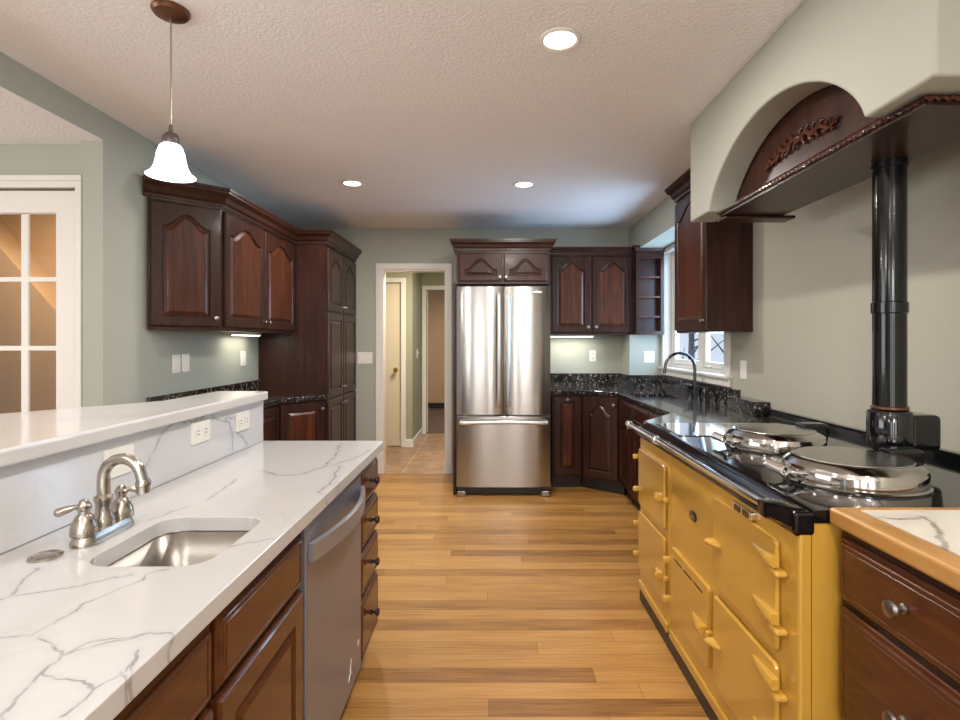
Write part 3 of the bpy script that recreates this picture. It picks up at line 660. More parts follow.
# bridge faucet
f = empty('bridge_faucet', (1.585, 4.20, 0.914), 0, 'dark bridge faucet with high gooseneck spout at the granite sink', 'faucet')
for dy in (-0.09, 0.09):
    p = obj('pillar', bm_lathe([(0.026, 0), (0.026, 0.008), (0.014, 0.014), (0.013, 0.07), (0.020, 0.08), (0.020, 0.10), (0.010, 0.108)], 16, (0, dy, 0)), 'bronze', f, smooth=True)
    obj('cross_handle', bm_tube([(0.05, dy, 0.098), (-0.045, dy-0.035*(1 if dy < 0 else -1), 0.108)], [0.005, 0.008], 10), 'bronze', p, smooth=True)
obj('bridge', bm_tube([(0, -0.09, 0.062), (0, 0.09, 0.062)], 0.010, 12), 'bronze', f, smooth=True)
sp_ = [(0, 0, 0.05), (0, 0, 0.24)]+[(-0.115+0.115*math.cos(a), 0.0, 0.245+0.115*math.sin(a)) for a in [PI*k/14 for k in range(1, 14)]]+[(-0.232, 0, 0.235), (-0.24, 0, 0.20)]
obj('spout', bm_tube(sp_, 0.012, 14), 'bronze', f, smooth=True)
sp2 = empty('side_sprayer', (1.575, 3.98, 0.914), 0, 'dark side sprayer standing by the bridge faucet', 'sprayer')
obj('holder', bm_lathe([(0.022, 0.0), (0.022, 0.006), (0.013, 0.012), (0.012, 0.035)], 16), 'bronze', sp2, smooth=True)
obj('nozzle', bm_lathe([(0.010, 0.0355), (0.013, 0.06), (0.016, 0.10), (0.012, 0.108)], 16), 'bronze', sp2, smooth=True)

# hanging cabinet by the hood
c = empty('wall_cabinet', (1.402, 4.082, 1.425), -PI/2, 'single-door dark cherry wall cabinet hung between the window and plaster hood', 'cabinet', 'cherry wall cabinets')
carcass(c, 0.622, 0.276, 0, 0.99)
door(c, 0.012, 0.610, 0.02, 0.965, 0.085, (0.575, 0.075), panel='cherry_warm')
tag(obj('crown_molding', bm_sweep([(1.678, 4.086), (1.398, 4.086), (1.398, 3.456), (1.678, 3.456)], cr(2.416, 1.14)), 'cherry', merge=False), 'dark cherry crown molding touching the ceiling over the cabinet beside the hood', 'molding', 'crown moldings')

# ---- refrigerator
fr = empty('refrigerator', (-0.307, 4.74, 0), 0, 'stainless steel french door refrigerator with bottom freezer drawer', 'refrigerator')
obj('body', bm_box(0.004, 0.830, 0.075, 0.80, 0.04, 1.852), 'grey_metal', fr, bevel=0.006)
def bowed(x0, x1, z0, z1, y0=0.072, bow=0.016, n=16, cx=None, half=None):
    """door slab whose front bulges gently outward"""
    bm = bmesh.new(); rows_ = []
    for z in (z0, z0+0.006, z1-0.006, z1):
        e = 0.006 if z in (z0, z1) else 0
        row = []
        for i in range(n+1):
            x = x0+(x1-x0)*i/n; u = 2*i/n-1
            row.append((x, 0.016+bow*abs(u)**3*0.9+e, z))
        rows_.append([(x0, y0, z)]+row+[(x1, y0, z)])
    return bm_loft(rows_, True, True, True, bm)
for x0, x1, nm in ((0.002, 0.4145, 'l'), (0.4195, 0.832, 'r')):
    d = obj('door', bowed(x0, x1, 0.714, 1.855), 'steel', fr, smooth=35)
    hx = x1-0.040 if nm == 'l' else x0+0.040
    hp = [(hx, 0.018, 0.80), (hx, -0.028, 0.83)]+[(hx, -0.036-0.012*math.sin(PI*k/10), 0.86+0.87*k/10) for k in range(11)]+[(hx, -0.028, 1.76), (hx, 0.018, 1.79)]
    obj('handle', bm_tube(hp, 0.0150, 12), 'fridge_bar', d, smooth=True)
    if nm == 'r':
        lg = obj('logo', bm_prism(rrect(-0.042, 0.042, -0.006, 0.006, 0.0055), 0.0, 0.002, fn=lambda a, b, c_: (0.715+a, 0.0175-c_, 1.80+b)), 'plate', d)
        obj('logo_swoosh', bm_tube([(0.695+0.003*k, 0.0165, 1.808+0.010*math.sin(PI*k/12)) for k in range(13)], 0.0018, 6), 'plate', d)
d = obj('freezer_drawer', bowed(0.002, 0.832, 0.075, 0.706), 'steel', fr, smooth=35)
hp = [(0.04, 0.018, 0.652), (0.045, -0.026, 0.652)]+[(0.07+0.694*k/12, -0.034-0.010*math.sin(PI*k/12), 0.652+0.010*math.sin(PI*k/12)) for k in range(13)]+[(0.789, -0.026, 0.652), (0.794, 0.018, 0.652)]
obj('handle', bm_tube(hp, 0.0170, 12), 'fridge_bar', d, smooth=True)
obj('grille', bm_box(0.06, 0.774, 0.06, 0.074, 0.012, 0.068), 'black_plastic', fr)
for x in (0.008, 0.748): obj('foot', bm_box(x, x+0.078, 0.005, 0.072, 0.0, 0.05), 'pewter', fr, bevel=0.008)

# ================================================================== ISLAND
def icab(y0, y1, label, fronts, name='island_cabinet', open_top=False, grp='island base cabinets'):
    c = empty(name, (-0.520, y0, 0), PI/2, label, 'cabinet', grp)
    carcass(c, y1-y0, 0.490, TOE, 0.872, mat='kick' if False else 'cherry', open_top=open_top, kick=0.07)
    w_ = y1-y0
    for kd, a, b, z0, z1, kn in fronts:
        if kd == 'drawer': drawer(c, a, b, z0, z1, kn, 'cherry_island', ks=1.1, km='dark_bronze')
        else: door(c, a, b, z0, z1, 0, kn, 'cherry_island')
    return c
icab(-0.05, 0.448, 'cherry island base cabinet at the near end out past the sink', [('drawer', .01, .49, .71, .853, (.25, .78)), ('door', .01, .49, .125, .695, None)])
icab(0.450, 0.989, 'cherry island base cabinet with plain drawer front, on the camera side of the sink base', [('drawer', .01, .529, .71, .853, None), ('door', .01, .529, .125, .695, None)])
icab(0.991, 1.452, 'cherry island sink base with false drawer front beside the dishwasher', [('drawer', .008, .450, .71, .853, None), ('door', .008, .450, .125, .695, None)], open_top=True)
icab(2.082, 2.410, 'cherry island stack of four knobbed drawers past the dishwasher', [('drawer', .008, .32, .71, .853, (.17, .785)), ('drawer', .008, .32, .545, .692, (.17, .62)), ('drawer', .008, .32, .362, .527, (.17, .445)), ('drawer', .008, .32, .112, .344, (.17, .235))])
# dishwasher
dw = empty('dishwasher', (-0.520, 1.457, 0), PI/2, 'stainless steel dishwasher with bowed bar handle built into the island', 'dishwasher')
obj('tub', bm_box(0.004, 0.616, 0.004, 0.485, 0.10, 0.868), 'grey_metal', dw)
dd = obj('door', bm_box(0.003, 0.617, -0.022, 0.003, 0.115, 0.866), 'steel_dw', dw, bevel=0.006)
bar = []
bmh = bmesh.new(); ringsh = []
for k in range(17):
    u = k/16; x = 0.012+0.596*u; o = -0.030-0.042*math.sin(PI*u)**0.9
    ringsh.append([(x, o-0.008, 0.762), (x, o+0.006, 0.760), (x, o+0.006, 0.812), (x, o-0.008, 0.810)])
obj('handle', bm_loft(ringsh, True, True, True, bmh), 'steel_bar', dd, smooth=40, bevel=0.003)
for x in (0.014, 0.590): obj('handle_mount', bm_box(x, x+0.016, -0.028, -0.0225, 0.764, 0.808), 'steel_bar', dd)
obj('logo', bm_lathe([(0.011, 0), (0.012, 0.0015), (0.007, 0.0015), (0.006, 0.001)], 20, (0.565, -0.0222, 0.235), 'Y'), 'plate', dd, smooth=True)
obj('sticker', bm_tube([(0.43, -0.0232, 0.17), (0.455, -0.0232, 0.20), (0.46, -0.0232, 0.235), (0.45, -0.0232, 0.20), (0.475, -0.0232, 0.175)], 0.0018, 6), 'plate', dd)
obj('toe_kick', bm_box(0.004, 0.616, 0.06, 0.075, 0.0, 0.098), 'kick', dw)
# worktop
iw = [(-1.029, -0.12)] + [(-0.482, -0.12)] + [(-0.502+0.02*math.cos(a), 2.422+0.02*math.sin(a)) for a in (0, PI/6, PI/3, PI/2)] + [(-1.029, 2.442)]
ish = rrect(-0.825, -0.572, 1.075, 1.378, 0.055, 8)
tag(obj('island_worktop', bm_prism(iw, 0.877, 0.914, holes=[ish]), 'quartz', bevel=0.011, seg=4, angle=60), 'white grey-veined quartz island worktop with small sink cut-out', 'countertop', 'quartz tops')
s = empty('bar_sink', (-0.6985, 1.2265, 0.914), 0, 'small stainless steel undermount sink in the white island worktop', 'sink')
basin(s, 0.1265, 0.1515, 0.15, 'sink', r=0.055)
# knee wall, splash, raised bar
struct('wall_island', bm_box(-1.150, -1.047, -0.12, 2.438, 0, 1.1015), 'white')
tag(obj('quartz_splash', bm_box(-1.0465, -1.030, -0.12, 2.442, 0.9145, 1.1015), 'quartz_splash'), 'upright grey-veined quartz panel between island worktop and raised bar', 'backsplash')
bar_o = [(-0.998, -0.12), (-0.998, 2.42), (-1.008, 2.432), (-1.215, 2.432), (-1.232, 2.415), (-1.235, 2.03), (-1.30, 1.93), (-1.425, 1.775), (-1.515, 1.655), (-1.60, 1.48), (-1.64, 1.25), (-1.65, -0.12)]
tag(obj('raised_bar_top', bm_prism(bar_o, 1.102, 1.140), 'quartz_bar', bevel=0.010, seg=3), 'raised white quartz breakfast bar top above the island splash', 'countertop', 'quartz tops')
# faucet
f = empty('bar_faucet', (-0.893, 1.245, 0.914), 0, 'brushed nickel two-handle faucet with high arc spout by the island sink', 'faucet')
base_o = rrect(-0.027, 0.027, -0.085, 0.085, 0.026, 8)
obj('base_plate', bm_loft([[(x*k, y*(1+(k-1)*.4), z) for x, y in base_o] for k, z in ((1.0, 0), (1.0, 0.008), (0.86, 0.020), (0.80, 0.024))]), 'nickel', f, smooth=40)
for dy, sg in ((-0.060, -1), (0.060, 1)):
    h = obj('handle_bell', bm_lathe([(0.026, 0.024), (0.0265, 0.034), (0.024, 0.046), (0.018, 0.062), (0.011, 0.070), (0.011, 0.076), (0.014, 0.080), (0.0145, 0.088), (0.010, 0.094), (0.009, 0.098), (0.004, 0.101)], 24, (0, dy, 0)), 'nickel', f, smooth=35)
    lx = -0.034 if sg < 0 else 0.036
    obj('lever', bm_tube([(0.0, dy, 0.085), (lx*.3, dy+sg*.012, 0.087), (lx*.65, dy+sg*.022, 0.084), (lx, dy+sg*.032, 0.080), (lx*1.12, dy+sg*.035, 0.079)], [0.006, 0.0055, 0.0085, 0.0095, 0.004], 12), 'nickel', h, smooth=True)
obj('spout_base', bm_lathe([(0.024, 0.024), (0.023, 0.04), (0.0165, 0.055), (0.0165, 0.075), (0.020, 0.082), (0.020, 0.090), (0.0135, 0.096)], 24), 'nickel', f, smooth=35)
R_ = 0.043
spt = [(0, 0, 0.09), (0, 0, 0.128)]+[(R_-R_*math.cos(a), 0, 0.134+R_*math.sin(a)) for a in [PI*k/14*0.93 for k in range(1, 15)]]
sx, sz = spt[-1][0], spt[-1][2]
spt += [(sx+0.006, 0, sz-0.02)]
obj('spout', bm_tube(spt, [0.0135]*2+[0.0125]*15, 16), 'nickel', f, smooth=True)
obj('aerator', bm_lathe([(0.0135, 0), (0.016, -0.006), (0.016, -0.014), (0.0145, -0.016), (0.0145, -0.030), (0.011, -0.031)], 20, (sx+0.006, 0, sz-0.014)), 'nickel', f, smooth=35)
tag(obj('air_switch_cap', bm_lathe([(0.030, 0.0), (0.030, 0.004), (0.024, 0.007), (0.020, 0.0045), (0.012, 0.006), (0.0, 0.007)][:-1]+[(0.002, 0.0065)], 28, (-0.922, 1.118, 0.9145)), 'nickel', smooth=40), 'round nickel cap on the island worktop beside the faucet', 'cap')

# ---- electrical plates
def plate(name, loc, rz, w_, h_, kind, label, cat, group=None, n=1):
    p = empty(name, loc, rz, label, cat, group)
    obj('cover_plate', bm_loft([[(x*k, y_, z*k) for x, z in rrect(-w_/2, w_/2, -h_/2, h_/2, 0.006, 3)] for k, y_ in ((1, -0.0005), (1, -0.004), (0.955, -0.007))]), 'plate', p)
    if kind == 'switch':
        for i in range(n):
            x = (i-(n-1)/2)*0.046
            obj('rocker', bm_box(x-0.016, x+0.016, -0.010, -0.0072, -0.032, 0.032), 'plate', p, bevel=0.002)
    elif kind == 'toggle':
        for i in range(n):
            x = (i-(n-1)/2)*0.046
            obj('toggle', bm_box(x-0.005, x+0.005, -0.018, -0.0072, -0.008, 0.014), 'plate', p, bevel=0.002)
    elif kind == 'outlet':
        hor = w_ > h_
        for s_ in (-1, 1):
            cx, cz = (s_*0.026, 0) if hor else (0, s_*0.026)
            fc = obj('socket', bm_prism(rrect(cx-0.017, cx+0.017, cz-0.017, cz+0.017, 0.008, 4), -0.0095, -0.0072, fn=lambda a, b, c_: (a, c_, b)), 'plate', p)
            for t_ in (-1, 1):
                q = (cx, cz+t_*0.006) if hor else (cx+t_*0.006, cz)
                wx_, wz_ = (0.0055, 0.0014) if hor else (0.0014, 0.0055)
                obj('slot', bm_box(q[0]-wx_, q[0]+wx_, -0.0102, -0.0096, q[1]-wz_, q[1]+wz_), 'dark_slot', fc)
    return p
plate('outlet_plate', (-1.030, 1.910, 1.043), PI/2, 0.122, 0.078, 'outlet', 'white sideways outlet on the veined splash, crossed by the thick grey vein', 'outlet', 'outlets on the quartz splash')
plate('outlet_plate', (-1.030, 2.234, 1.033), PI/2, 0.115, 0.075, 'outlet', 'white sideways outlet at the far end of the veined splash', 'outlet', 'outlets on the quartz splash')
plate('blank_plate', (-1.030, 1.492, 1.030), PI/2, 0.118, 0.078, 'blank', 'plain white blank plate on quartz splash behind the nickel faucet', 'plate')
plate('switch_plate', (-1.976, 3.387, 1.222), PI/2, 0.080, 0.118, 'switch', 'white rocker switch below the angled cabinet, first of a pair', 'switch', 'wall switches')
plate('switch_plate', (-1.976, 3.490, 1.225), PI/2, 0.080, 0.118, 'switch', 'white rocker switch below the angled cabinet, second of a pair, nearer the pantry', 'switch', 'wall switches')
plate('switch_plate', (-1.976, 4.30, 1.229), PI/2, 0.085, 0.120, 'switch', 'white switch under cabinet close to the pantry side panel', 'switch', 'wall switches')
plate('switch_plate', (-1.302, 5.58, 1.195), 0, 0.155, 0.120, 'toggle', 'wide white toggle switch plate between pantry and doorway', 'switch', 'wall switches', 3)
plate('outlet_plate', (1.05, 5.58, 1.215), 0, 0.070, 0.115, 'outlet', 'white outlet under the tall arched doors near the refrigerator', 'outlet')
plate('switch_plate', (1.545, 5.28, 1.213), 0, 0.105, 0.115, 'switch', 'double white switch plate on wall return under the open shelves', 'switch', 'wall switches', 2)
plate('switch_plate', (1.68, 3.588, 1.174), -PI/2, 0.078, 0.125, 'switch', 'white switch on the wall under the cabinet beside the hood', 'switch', 'wall switches')
plate('switch_plate', (-1.02, 7.45, 1.20), PI/2, 0.075, 0.12, 'toggle', 'small white switch on the hall wall seen through the doorway', 'switch', 'wall switches')

# ================================================================== RANGE COOKER
YF, YN = 2.863, 1.385
ck = empty('range_cooker', (0.790, YF, 0), -PI/2, 'mustard yellow enamel cast iron range cooker with black top and chrome lids', 'range')
W_ = YF-YN
obj('plinth', bm_box(0.01, W_-0.005, -0.006, 0.62, 0.0, 0.062), 'black_plastic', ck, bevel=0.006)
obj('module_body', bm_box(0.0, 0.474, 0.0, 0.74, 0.063, 0.896), 'yellow', ck, bevel=0.008)
obj('main_body', bm_box(0.486, W_, 0.0, 0.74, 0.063, 0.896), 'yellow', ck, bevel=0.008)
obj('corner_strip', bm_box(W_-0.0005, W_+0.0004, 0.031, 0.0325, 0.075, 0.875), 'kick', ck)
for a, b in ((0.008, 0.466), (0.494, W_-0.008)): obj('base_lip', bm_box(a, b, -0.012, 0.001, 0.066, 0.108), 'yellow', ck, bevel=0.010, seg=4)
def oven_door(a, b, z0, z1, th=0.016, slots=False):
    hol = []
    if slots:
        for k in range(3):
            s0 = a+0.035+k*(b-a-0.07)/3; hol.append([(s0, z1-0.048), (s0+(b-a-0.07)/3-0.012, z1-0.048), (s0+(b-a-0.07)/3-0.012, z1-0.034), (s0, z1-0.034)])
    ol = rrect(a, b, z0, z1, 0.016, 5)
    d = obj('oven_door', bm_prism(ol, -th, -0.0005, holes=hol, fn=lambda x, z, y: (x, y, z)), 'yellow', ck, bevel=0.0065, seg=3, angle=50)
    if slots: obj('vent_recess', bm_box(a+0.03, b-0.03, -th+0.006, -0.001, z1-0.054, z1-0.028), 'kick', d)
    return d
def wedge(par, tip, end, z, h0=0.010, h1=0.030, out=0.036, base=-0.0165, nm='latch'):
    """tapering cast lever running from a thin tip to a thick end"""
    rings = []
    for k in range(9):
        u = k/8; x = tip+(end-tip)*u; h = h0+(h1-h0)*u; o = 0.006+(out-0.006)*u**0.8
        if k == 8: o *= 0.8; h *= 0.8
        rings.append([(x, base, z-h/2), (x, base-o*.75, z-h/2), (x, base-o, z-h*.15), (x, base-o, z+h*.15), (x, base-o*.75, z+h/2), (x, base, z+h/2)])
    return obj(nm, bm_loft(rings), 'yellow', par, smooth=45)
def tab(a, b, z, h=0.028, out=0.034, base=0.0, par=None):
    return obj('hinge_tab', bm_box(a, b, base-out, base+0.001, z-h/2, z+h/2), 'yellow', par or ck, bevel=0.009, seg=3)
dUL = oven_door(0.022, 0.440, 0.515, 0.803); dLL = oven_door(0.022, 0.440, 0.180, 0.478)
dBR = oven_door(0.535, 0.935, 0.190, 0.480, slots=True)
dUR = oven_door(0.975, 1.392, 0.515, 0.822); dLR = oven_door(0.975, 1.392, 0.170, 0.480)
wedge(dUL, 0.34, 0.43, 0.655); wedge(dLL, 0.34, 0.43, 0.305)
for z in (0.755, 0.585): tab(-0.004, 0.016, z, out=0.04)
for z in (0.405, 0.245): tab(-0.004, 0.016, z, out=0.04)
for z in (0.655, 0.305): tab(0.447, 0.468, z, out=0.026)
for z in (0.415, 0.245): tab(0.508, 0.531, z, out=0.045, h=0.032)
wedge(dBR, 0.80, 0.925, 0.325, h1=0.034); tab(0.938, 0.955, 0.322, out=0.03)
wedge(dUR, 1.045, 0.978, 0.668, h1=0.022, out=0.036); wedge(dLR, 1.045, 0.978, 0.322, h1=0.022, out=0.036)
for dr, zs in ((dUR, (0.768, 0.613)), (dLR, (0.437, 0.255))):
    for z in zs:
        wedge(dr, 1.275, 1.412, z, h0=0.010, h1=0.036, out=0.030, nm='hinge_strap'); tab(1.385, 1.432, z-0.028, h=0.018, out=0.036)
# maker badge
bd = obj('badge', bm_loft([[(0.757+k*0.034*math.cos(t), y, 0.680+k*0.019*math.sin(t)) for t in [2*PI*i/28 for i in range(28)]] for k, y in ((1, 0.0), (1, -0.004), (0.88, -0.006))]), 'black', ck)
cu = bpy.data.curves.new('badge_lettering', 'FONT'); cu.body = 'AGA'; cu.size = 0.015; cu.extrude = 0.0006; cu.align_x = 'CENTER'; cu.align_y = 'CENTER'
cu.materials.append(M['chrome']); tmp = bpy.data.objects.new('badge_text', cu); COL.objects.link(tmp); bpy.context.view_layer.update()
me_ = bpy.data.meshes.new_from_object(tmp.evaluated_get(bpy.context.evaluated_depsgraph_get())); bpy.data.objects.remove(tmp)
to = bpy.data.objects.new('badge_lettering', me_); COL.objects.link(to); to.parent = bd; to.location = (0.757, -0.0066, 0.680); to.rotation_euler = (PI/2, 0, 0)
th = obj('thermometer', bm_prism(rrect(1.125, 1.255, 0.824, 0.852, 0.006, 3), -0.016, 0.0, fn=lambda x, z, y: (x, y, z)), 'chrome', ck, bevel=0.002)
obj('gauge_face', bm_box(1.145, 1.185, -0.0175, -0.0165, 0.829, 0.847), 'black', th); obj('gauge_face', bm_box(1.200, 1.238, -0.0175, -0.0165, 0.829, 0.847), 'black', th)
# black top with rounded nose
nose = [(0.86, 0.8965), (0.86, 0.930), (0.055, 0.930), (0.030, 0.927), (0.008, 0.917), (-0.008, 0.902), (-0.016, 0.885), (-0.016, 0.872), (-0.010, 0.864), (-0.0008, 0.864), (-0.0006, 0.8965)]
def ring_nose(x, e): return [(x, y, z) for y, z in nose]
tp = bm_loft([ring_nose(-0.006, 0.02), ring_nose(0.004, 0.005), ring_nose(0.02, 0), ring_nose(W_-0.02, 0), ring_nose(W_-0.004, 0.005), ring_nose(W_+0.004, 0.02)])
top = obj('hob_top', tp, 'black', ck, smooth=30)
obj('corner_casting', bm_box(W_-0.03, W_+0.0065, -0.0165, 0.040, 0.864, 0.9255), 'black', ck, bevel=0.010, seg=4)
obj('warming_plate', bm_prism(rrect(0.022, 0.40, 0.075, 0.66, 0.02, 4), 0.9302, 0.9345), 'chrome', ck, bevel=0.0015)
# rail
rz, ry = 0.925, -0.058
obj('towel_rail', bm_tube([(-0.012, ry, rz), (W_-0.03, ry, rz)], 0.0125, 16), 'chrome', ck, smooth=True)
for x, m_ in ((0.0, 'chrome'), (0.46, 'chrome')):
    b_ = obj('rail_bracket', bm_tube([(x, 0.012, 0.905), (x, -0.03, 0.906), (x, ry, 0.914)], [0.012, 0.010, 0.009], 10), m_, ck, smooth=True)
    obj('rail_collar', bm_lathe([(0.0165, -0.015), (0.0185, -0.008), (0.0185, 0.008), (0.0165, 0.015)], 16, (x, ry, rz), 'X'), m_, b_, smooth=35)
be = obj('rail_bracket', bm_loft([[(x, y, z) for y, z in ((ry-0.020-e, rz+0.016+e), (ry-0.020-e, rz-0.022-e), (0.0, rz-0.05), (0.03, rz-0.01), (0.02, rz+0.004), (ry+0.02, rz+0.018+e))] for x, e in ((W_-0.065, -0.004), (W_-0.058, 0.0), (W_-0.02, 0.0), (W_-0.008, -0.006))]), 'black', ck, smooth=50, bevel=0.004)
# lids
def lid(u, v, r):
    p = obj('lid', bm_lathe([(r+0.004, 0.9302), (r+0.006, 0.936), (r, 0.940), (r, 0.972), (r-0.002, 0.976), (r-0.004, 0.984), (r-0.02, 0.998), (r-0.034, 1.003)], 56, (u, v, 0)), 'lid_chrome', ck, smooth=28)
    obj('lid_top', bm_lathe([(r-0.034, 1.0032), (r-0.036, 1.006), (r*.5, 1.009), (0.004, 1.010)], 56, (u, v, 0)), 'lid_top', p, smooth=30)
    for du in (-0.052, 0.052):
        obj('handle_mount', bm_tube([(u+du*.6, v-r+0.012, 0.958), (u+du*.8, v-r-0.018, 0.966), (u+du, v-r-0.040, 0.970)], [0.014, 0.011, 0.010], 12), 'chrome', p, smooth=True)
    coil = [(u-0.050+0.10*k/160, v-r-0.042+0.0125*math.cos(2*PI*k/11), 0.970+0.0125*math.sin(2*PI*k/11)) for k in range(161)]
    obj('coil_handle', bm_tube(coil, 0.0045, 6), 'chrome', p, smooth=True)
    obj('hinge_arm', bm_box(u-0.075, u-0.015, v+r-0.060, v+r+0.05, 0.945, 1.022), 'black', p, bevel=0.012, seg=3)
lid(YF-2.21, 1.160-0.79, 0.184); lid(YF-1.680, 1.122-0.79, 0.192)
# splash rail at the wall
tag(obj('splash_rail', bm_sweep([(1.672, 3.235), (1.672, 1.383)], [(0, 0.9312), (0.040, 0.9312), (0.040, 0.958), (0.030, 0.966), (0, 0.966)]), 'black', merge=False), 'long black rail along wall at the back of the range', 'rail')

# flue
fl = empty('flue_pipe', (1.352, 1.832, 0.9305), 0, 'glossy black flue pipe rising from the range into the hood', 'flue')
obj('pipe', bm_lathe([(0.049, 0.205), (0.049, 1.12)], 40), 'black_pipe', fl, smooth=True)
obj('flue_boot', bm_lathe([(0.040, 0.0), (0.040, 0.055), (0.052, 0.065), (0.064, 0.082), (0.066, 0.10), (0.066, 0.19), (0.062, 0.198), (0.0485, 0.204)], 40), 'black', fl, smooth=35)
obj('joint_ring', bm_lathe([(0.0495, 0.525), (0.0535, 0.528), (0.0535, 0.562), (0.0495, 0.565)], 40), 'black_pipe', fl, smooth=35)
obj('seal_ring', bm_lathe([(0.0492, 0.2045), (0.055, 0.2045), (0.055, 0.212), (0.0492, 0.214)], 40), 'copper', fl, smooth=35)
obj('top_collar', bm_lathe([(0.0495, 1.015), (0.0525, 1.017), (0.0525, 1.034), (0.0495, 1.036)], 40), 'black_pipe', fl, smooth=35)
obj('damper_box', bm_box(0.045, 0.155, -0.035, 0.075, 0.065, 0.185), 'black', fl, bevel=0.018, seg=3)

# ---- hood
hd = empty('range_hood', (1.069, 0, 0), 0, 'sage plaster range hood with arched front and carved cherry panel', 'hood')
HB = 2.002; y0h, y1h = 1.30, 2.90
a0, a1 = 1.552, 2.662; cyh = (a0+a1)/2; ch = (a1-a0)/2
arc = [(cyh+ch*u, HB+0.290*(max(0.0, 1-u*u))**0.70) for u in [math.cos(PI*k/36) for k in range(37)]]
front = [(y1h, CZ-0.001), (y1h, HB)] + arc + [(y0h, HB), (y0h, CZ-0.001)]
obj('plaster_front', bm_prism(front, 0.0, 0.135, fn=yz), 'plaster', hd, bevel=0.016, seg=4, angle=50)
obj('plaster_side', bm_box(0.1355, 0.610, y0h, y0h+0.11, HB, CZ-0.001), 'plaster', hd); obj('plaster_side', bm_box(0.1355, 0.610, y1h-0.11, y1h, HB+0.25, CZ-0.001), 'plaster', hd)
ty = obj('arch_panel', bm_box(0.1355, 0.155, a0-0.05, a1+0.04, HB-0.012, HB+0.36), 'cherry', hd)
obj('mantel_shelf', bm_prism([(0.052, 1.395), (0.345, 1.395), (0.345, 2.645), (0.052, 2.645)], HB-0.030, HB-0.003, holes=[[(0.283+0.0505*math.cos(2*PI*k/32), 1.832+0.0505*math.sin(2*PI*k/32)) for k in range(32)]]), 'cherry', hd)
# second, front, the shelf edge sits under the plaster
rope = []
def rope_pts(p, q, n, r=0.0035):
    P, Q = Vector(p), Vector(q); d = (Q-P); t = d.normalized(); s = Vector((0, 0, 1)); u = t.cross(s)
    return [tuple(P+d*k/n + r*(math.cos(k*1.15)*s+math.sin(k*1.15)*u)) for k in range(n+1)]
bmr = bm_tube(rope_pts((0.045, 2.645, HB-0.016), (0.045, 1.39, HB-0.016), 260), 0.0045, 6)
obj('rope_trim', bmr, 'cherry', hd, smooth=True)
bmr = bm_tube(rope_pts((0.045, 1.388, HB-0.016), (0.34, 1.388, HB-0.016), 66), 0.0045, 6)
obj('rope_trim', bmr, 'cherry_warm', hd, smooth=True)
obj('cove_trim', bm_loft([[(x, y, z) for x, z in ((0.056, HB-0.0025), (0.1352, HB-0.0025), (0.1352, HB+0.05), (0.120, HB+0.045), (0.108, HB+0.020), (0.078, HB+0.008))] for y in (2.62, a0+0.03)]), 'cherry_warm', hd, smooth=50)
obj('bracket', bm_box(0.06, 0.40, 2.600, 2.70, HB-0.046, HB-0.0305), 'cherry', hd, bevel=0.006)
# carved scroll and leaf ornament
bo = bmesh.new(); rnd = random.Random(3)
orn = obj('carved_ornament', bm_tube([(0.130, cyh+0.24-0.48*k/24, HB+0.115+0.035*math.sin(k/24*PI)+0.010*math.sin(k*1.4)) for k in range(25)], [0.006+0.006*math.sin(PI*k/24) for k in range(25)], 8), 'cherry_warm', hd, smooth=True)
for k in range(22):
    u = (k+0.5)/22; yy = cyh+0.23-0.46*u; zz = HB+0.118+0.032*math.sin(u*PI); sg = 1 if k % 2 else -1; L_ = 0.016+0.018*math.sin(PI*u)
    sd_ = 1 if u < .5 else -1
    pts = [(0.131, yy, zz), (0.125, yy+0.008*sd_, zz+sg*L_*.55), (0.128, yy+0.018*sd_, zz+sg*L_), (0.131, yy+0.026*sd_, zz+sg*L_*.8)]
    obj('leaf', bm_tube(pts, [0.004, 0.007, 0.006, 0.002], 8), 'cherry_warm', orn, smooth=True)
bq = bm_lathe([(0.004, -0.016), (0.012, -0.012), (0.020, -0.004), (0.022, 0.002)], 12, (0.132, cyh, HB+0.155), 'X'); obj('rosette', bq, 'cherry_warm', orn, smooth=True)

# ---- near right base units with butcher edged top
def rcab(y1, y0, label, fronts):
    c = empty('base_cabinet', (0.893, y1, 0), -PI/2, label, 'cabinet', 'cherry base cabinets')
    carcass(c, y1-y0, 0.765, TOE, 0.895, kick=0.06)
    for kd, a, b, z0, z1, kn in fronts:
        if kd == 'drawer': drawer(c, a, b, z0, z1, kn, 'cherry_island', ks=1.25)
        else: door(c, a, b, z0, z1, 0, kn, 'cherry_island')
rcab(1.372, 0.945, 'reddish cherry drawer base beside yellow range, with two deep knobbed drawers in view', [('drawer', .010, .418, .715, .872, (.233, .797)), ('drawer', .010, .418, .412, .697, (.233, .56)), ('drawer', .010, .418, .12, .395, (.233, .26))])
rcab(0.943, 0.30, 'reddish cherry base cabinet under the wood edged counter, past the drawer base', [('drawer', .010, .633, .715, .872, (.32, .797)), ('door', .010, .633, .12, .697, (.06, .63))])
bt = empty('tiled_counter', (0, 0, 0), 0, 'wood edged counter with marble inset next to the yellow range', 'countertop')
obj('wood_edge', bm_prism([(0.861, 0.28), (1.672, 0.28), (1.672, 1.379), (0.861, 1.379)], 0.8965, 0.940, holes=[[(0.925, 0.34), (1.64, 0.34), (1.64, 1.352), (0.925, 1.352)]]), 'butcher', bt, bevel=0.009, seg=3, angle=60)
obj('marble_inset', bm_box(0.9255, 1.6395, 0.3405, 1.3515, 0.900, 0.9395), 'marble', bt)

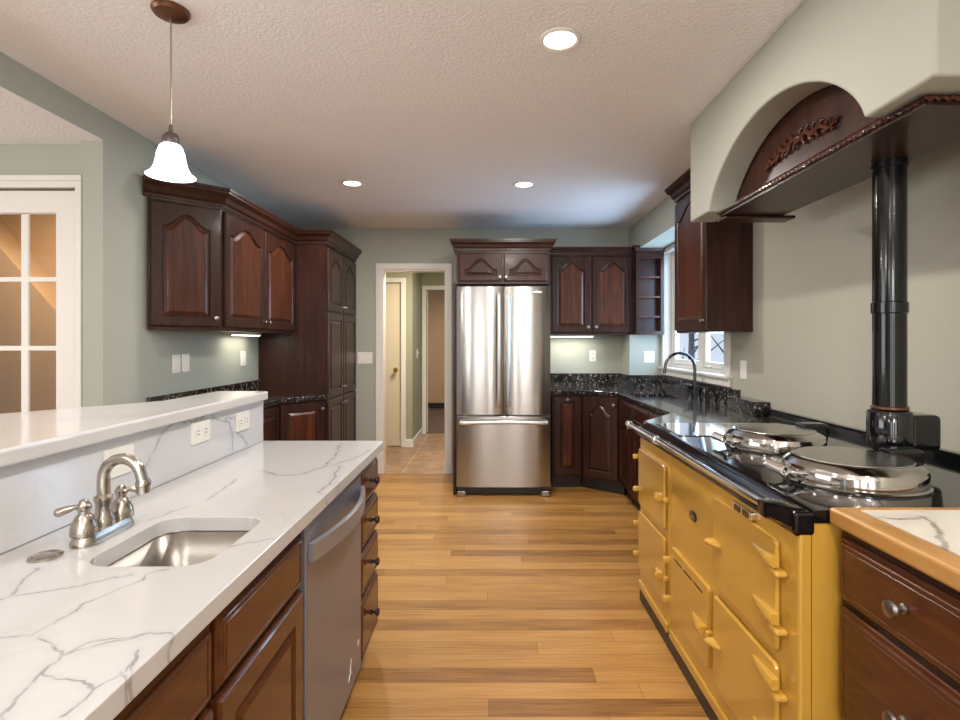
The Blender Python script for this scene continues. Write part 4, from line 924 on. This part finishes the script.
# ================================================================== LIGHT FITTINGS
def downlight(x, y, label, on=True):
    t = empty('recessed_light', (x, y, CZ), 0, label, 'light', 'recessed ceiling lights')
    obj('trim_ring', bm_lathe([(0.062, -0.0005), (0.080, -0.0005), (0.080, -0.005), (0.072, -0.010), (0.062, -0.006)], 32, cap=False), 'white', t, smooth=40)
    obj('lens', bm_lathe([(0.0618, -0.0005), (0.0618, -0.005), (0.03, -0.008), (0.002, -0.009)], 32), 'lamp', t, smooth=True)
    l = area('ceiling_disk_light', (x, y, CZ-0.013), (0, 0, 0), 0.11, 0.11, 22, WARM, 'DISK')
    return t
downlight(0.266, 2.085, 'large bright recessed ceiling light above the aisle before the range')
downlight(-1.02, 3.97, 'recessed ceiling light near the arched wall cabinets and pantry')
downlight(0.244, 4.0, 'recessed ceiling light in front of the refrigerator')
for x, y in ((0.30, 0.1), (-0.9, -1.6), (0.9, -1.6)):
    area('ceiling_disk_light', (x, y, CZ-0.004), (0, 0, 0), 0.12, 0.12, 20, WARM, 'DISK')  # extra lamps added out of view, without fittings, for more light
# pendant
pn = empty('pendant_light', (-1.128, 1.903, CZ), 0, 'pendant lamp with white bell glass shade hanging over the raised bar', 'lamp')
obj('canopy', bm_lathe([(0.061, -0.0005), (0.062, -0.008), (0.055, -0.018), (0.030, -0.026), (0.008, -0.030)], 32), 'copper', pn, smooth=35)
obj('cord', bm_tube([(0, 0, -0.031), (0.001, 0, -0.25), (0, 0, -0.425)], 0.0032, 8), 'nickel', pn, smooth=True)
obj('socket_cap', bm_lathe([(0.006, -0.405), (0.008, -0.430), (0.020, -0.436), (0.028, -0.450), (0.030, -0.468), (0.028, -0.474)], 24), 'cap_bronze', pn, smooth=40)
prof = [(0.027, -0.4745), (0.036, -0.482), (0.044, -0.505), (0.048, -0.530), (0.053, -0.553), (0.063, -0.572), (0.079, -0.586)]
sh_ = obj('glass_shade', bm_lathe(prof+[(r-0.003, z) for r, z in reversed(prof)], 40, cap=False), 'shade', pn, smooth=True)
pl = bpy.data.lights.new('pendant_bulb', 'POINT'); pl.energy = 9; pl.color = (1, 0.95, 0.88); pl.shadow_soft_size = 0.03
po = bpy.data.objects.new('pendant_bulb', pl); po.location = (-1.128, 1.903, CZ-0.59); COL.objects.link(po)
# under-cabinet strips
def strip(loc, rz_, ln, power, label):
    t = empty('under_cabinet_light', loc, rz_, label, 'light', 'under-cabinet lights')
    obj('housing', bm_box(-ln/2, ln/2, -0.03, 0.03, -0.018, -0.0005), 'plate', t, bevel=0.004)
    obj('lens', bm_box(-ln/2+0.01, ln/2-0.01, -0.024, 0.024, -0.0235, -0.0185), 'strip', t)
    p = Matrix.Rotation(rz_, 3, 'Z') @ Vector((0, 0, -0.026))
    area('under_cabinet_lamp', (loc[0]+p.x, loc[1]+p.y, loc[2]+p.z), (0, 0, rz_), ln*0.9, 0.04, power, (1.0, 0.93, 0.74))
strip((-1.88, 4.15, 1.43), PI/2, 0.40, 1.1, 'lit strip fitting beneath the two-door cabinet by the pantry')
strip((0.80, 5.42, 1.43), 0, 0.46, 2.6, 'lit strip fitting beneath tall arched doors next to the refrigerator')
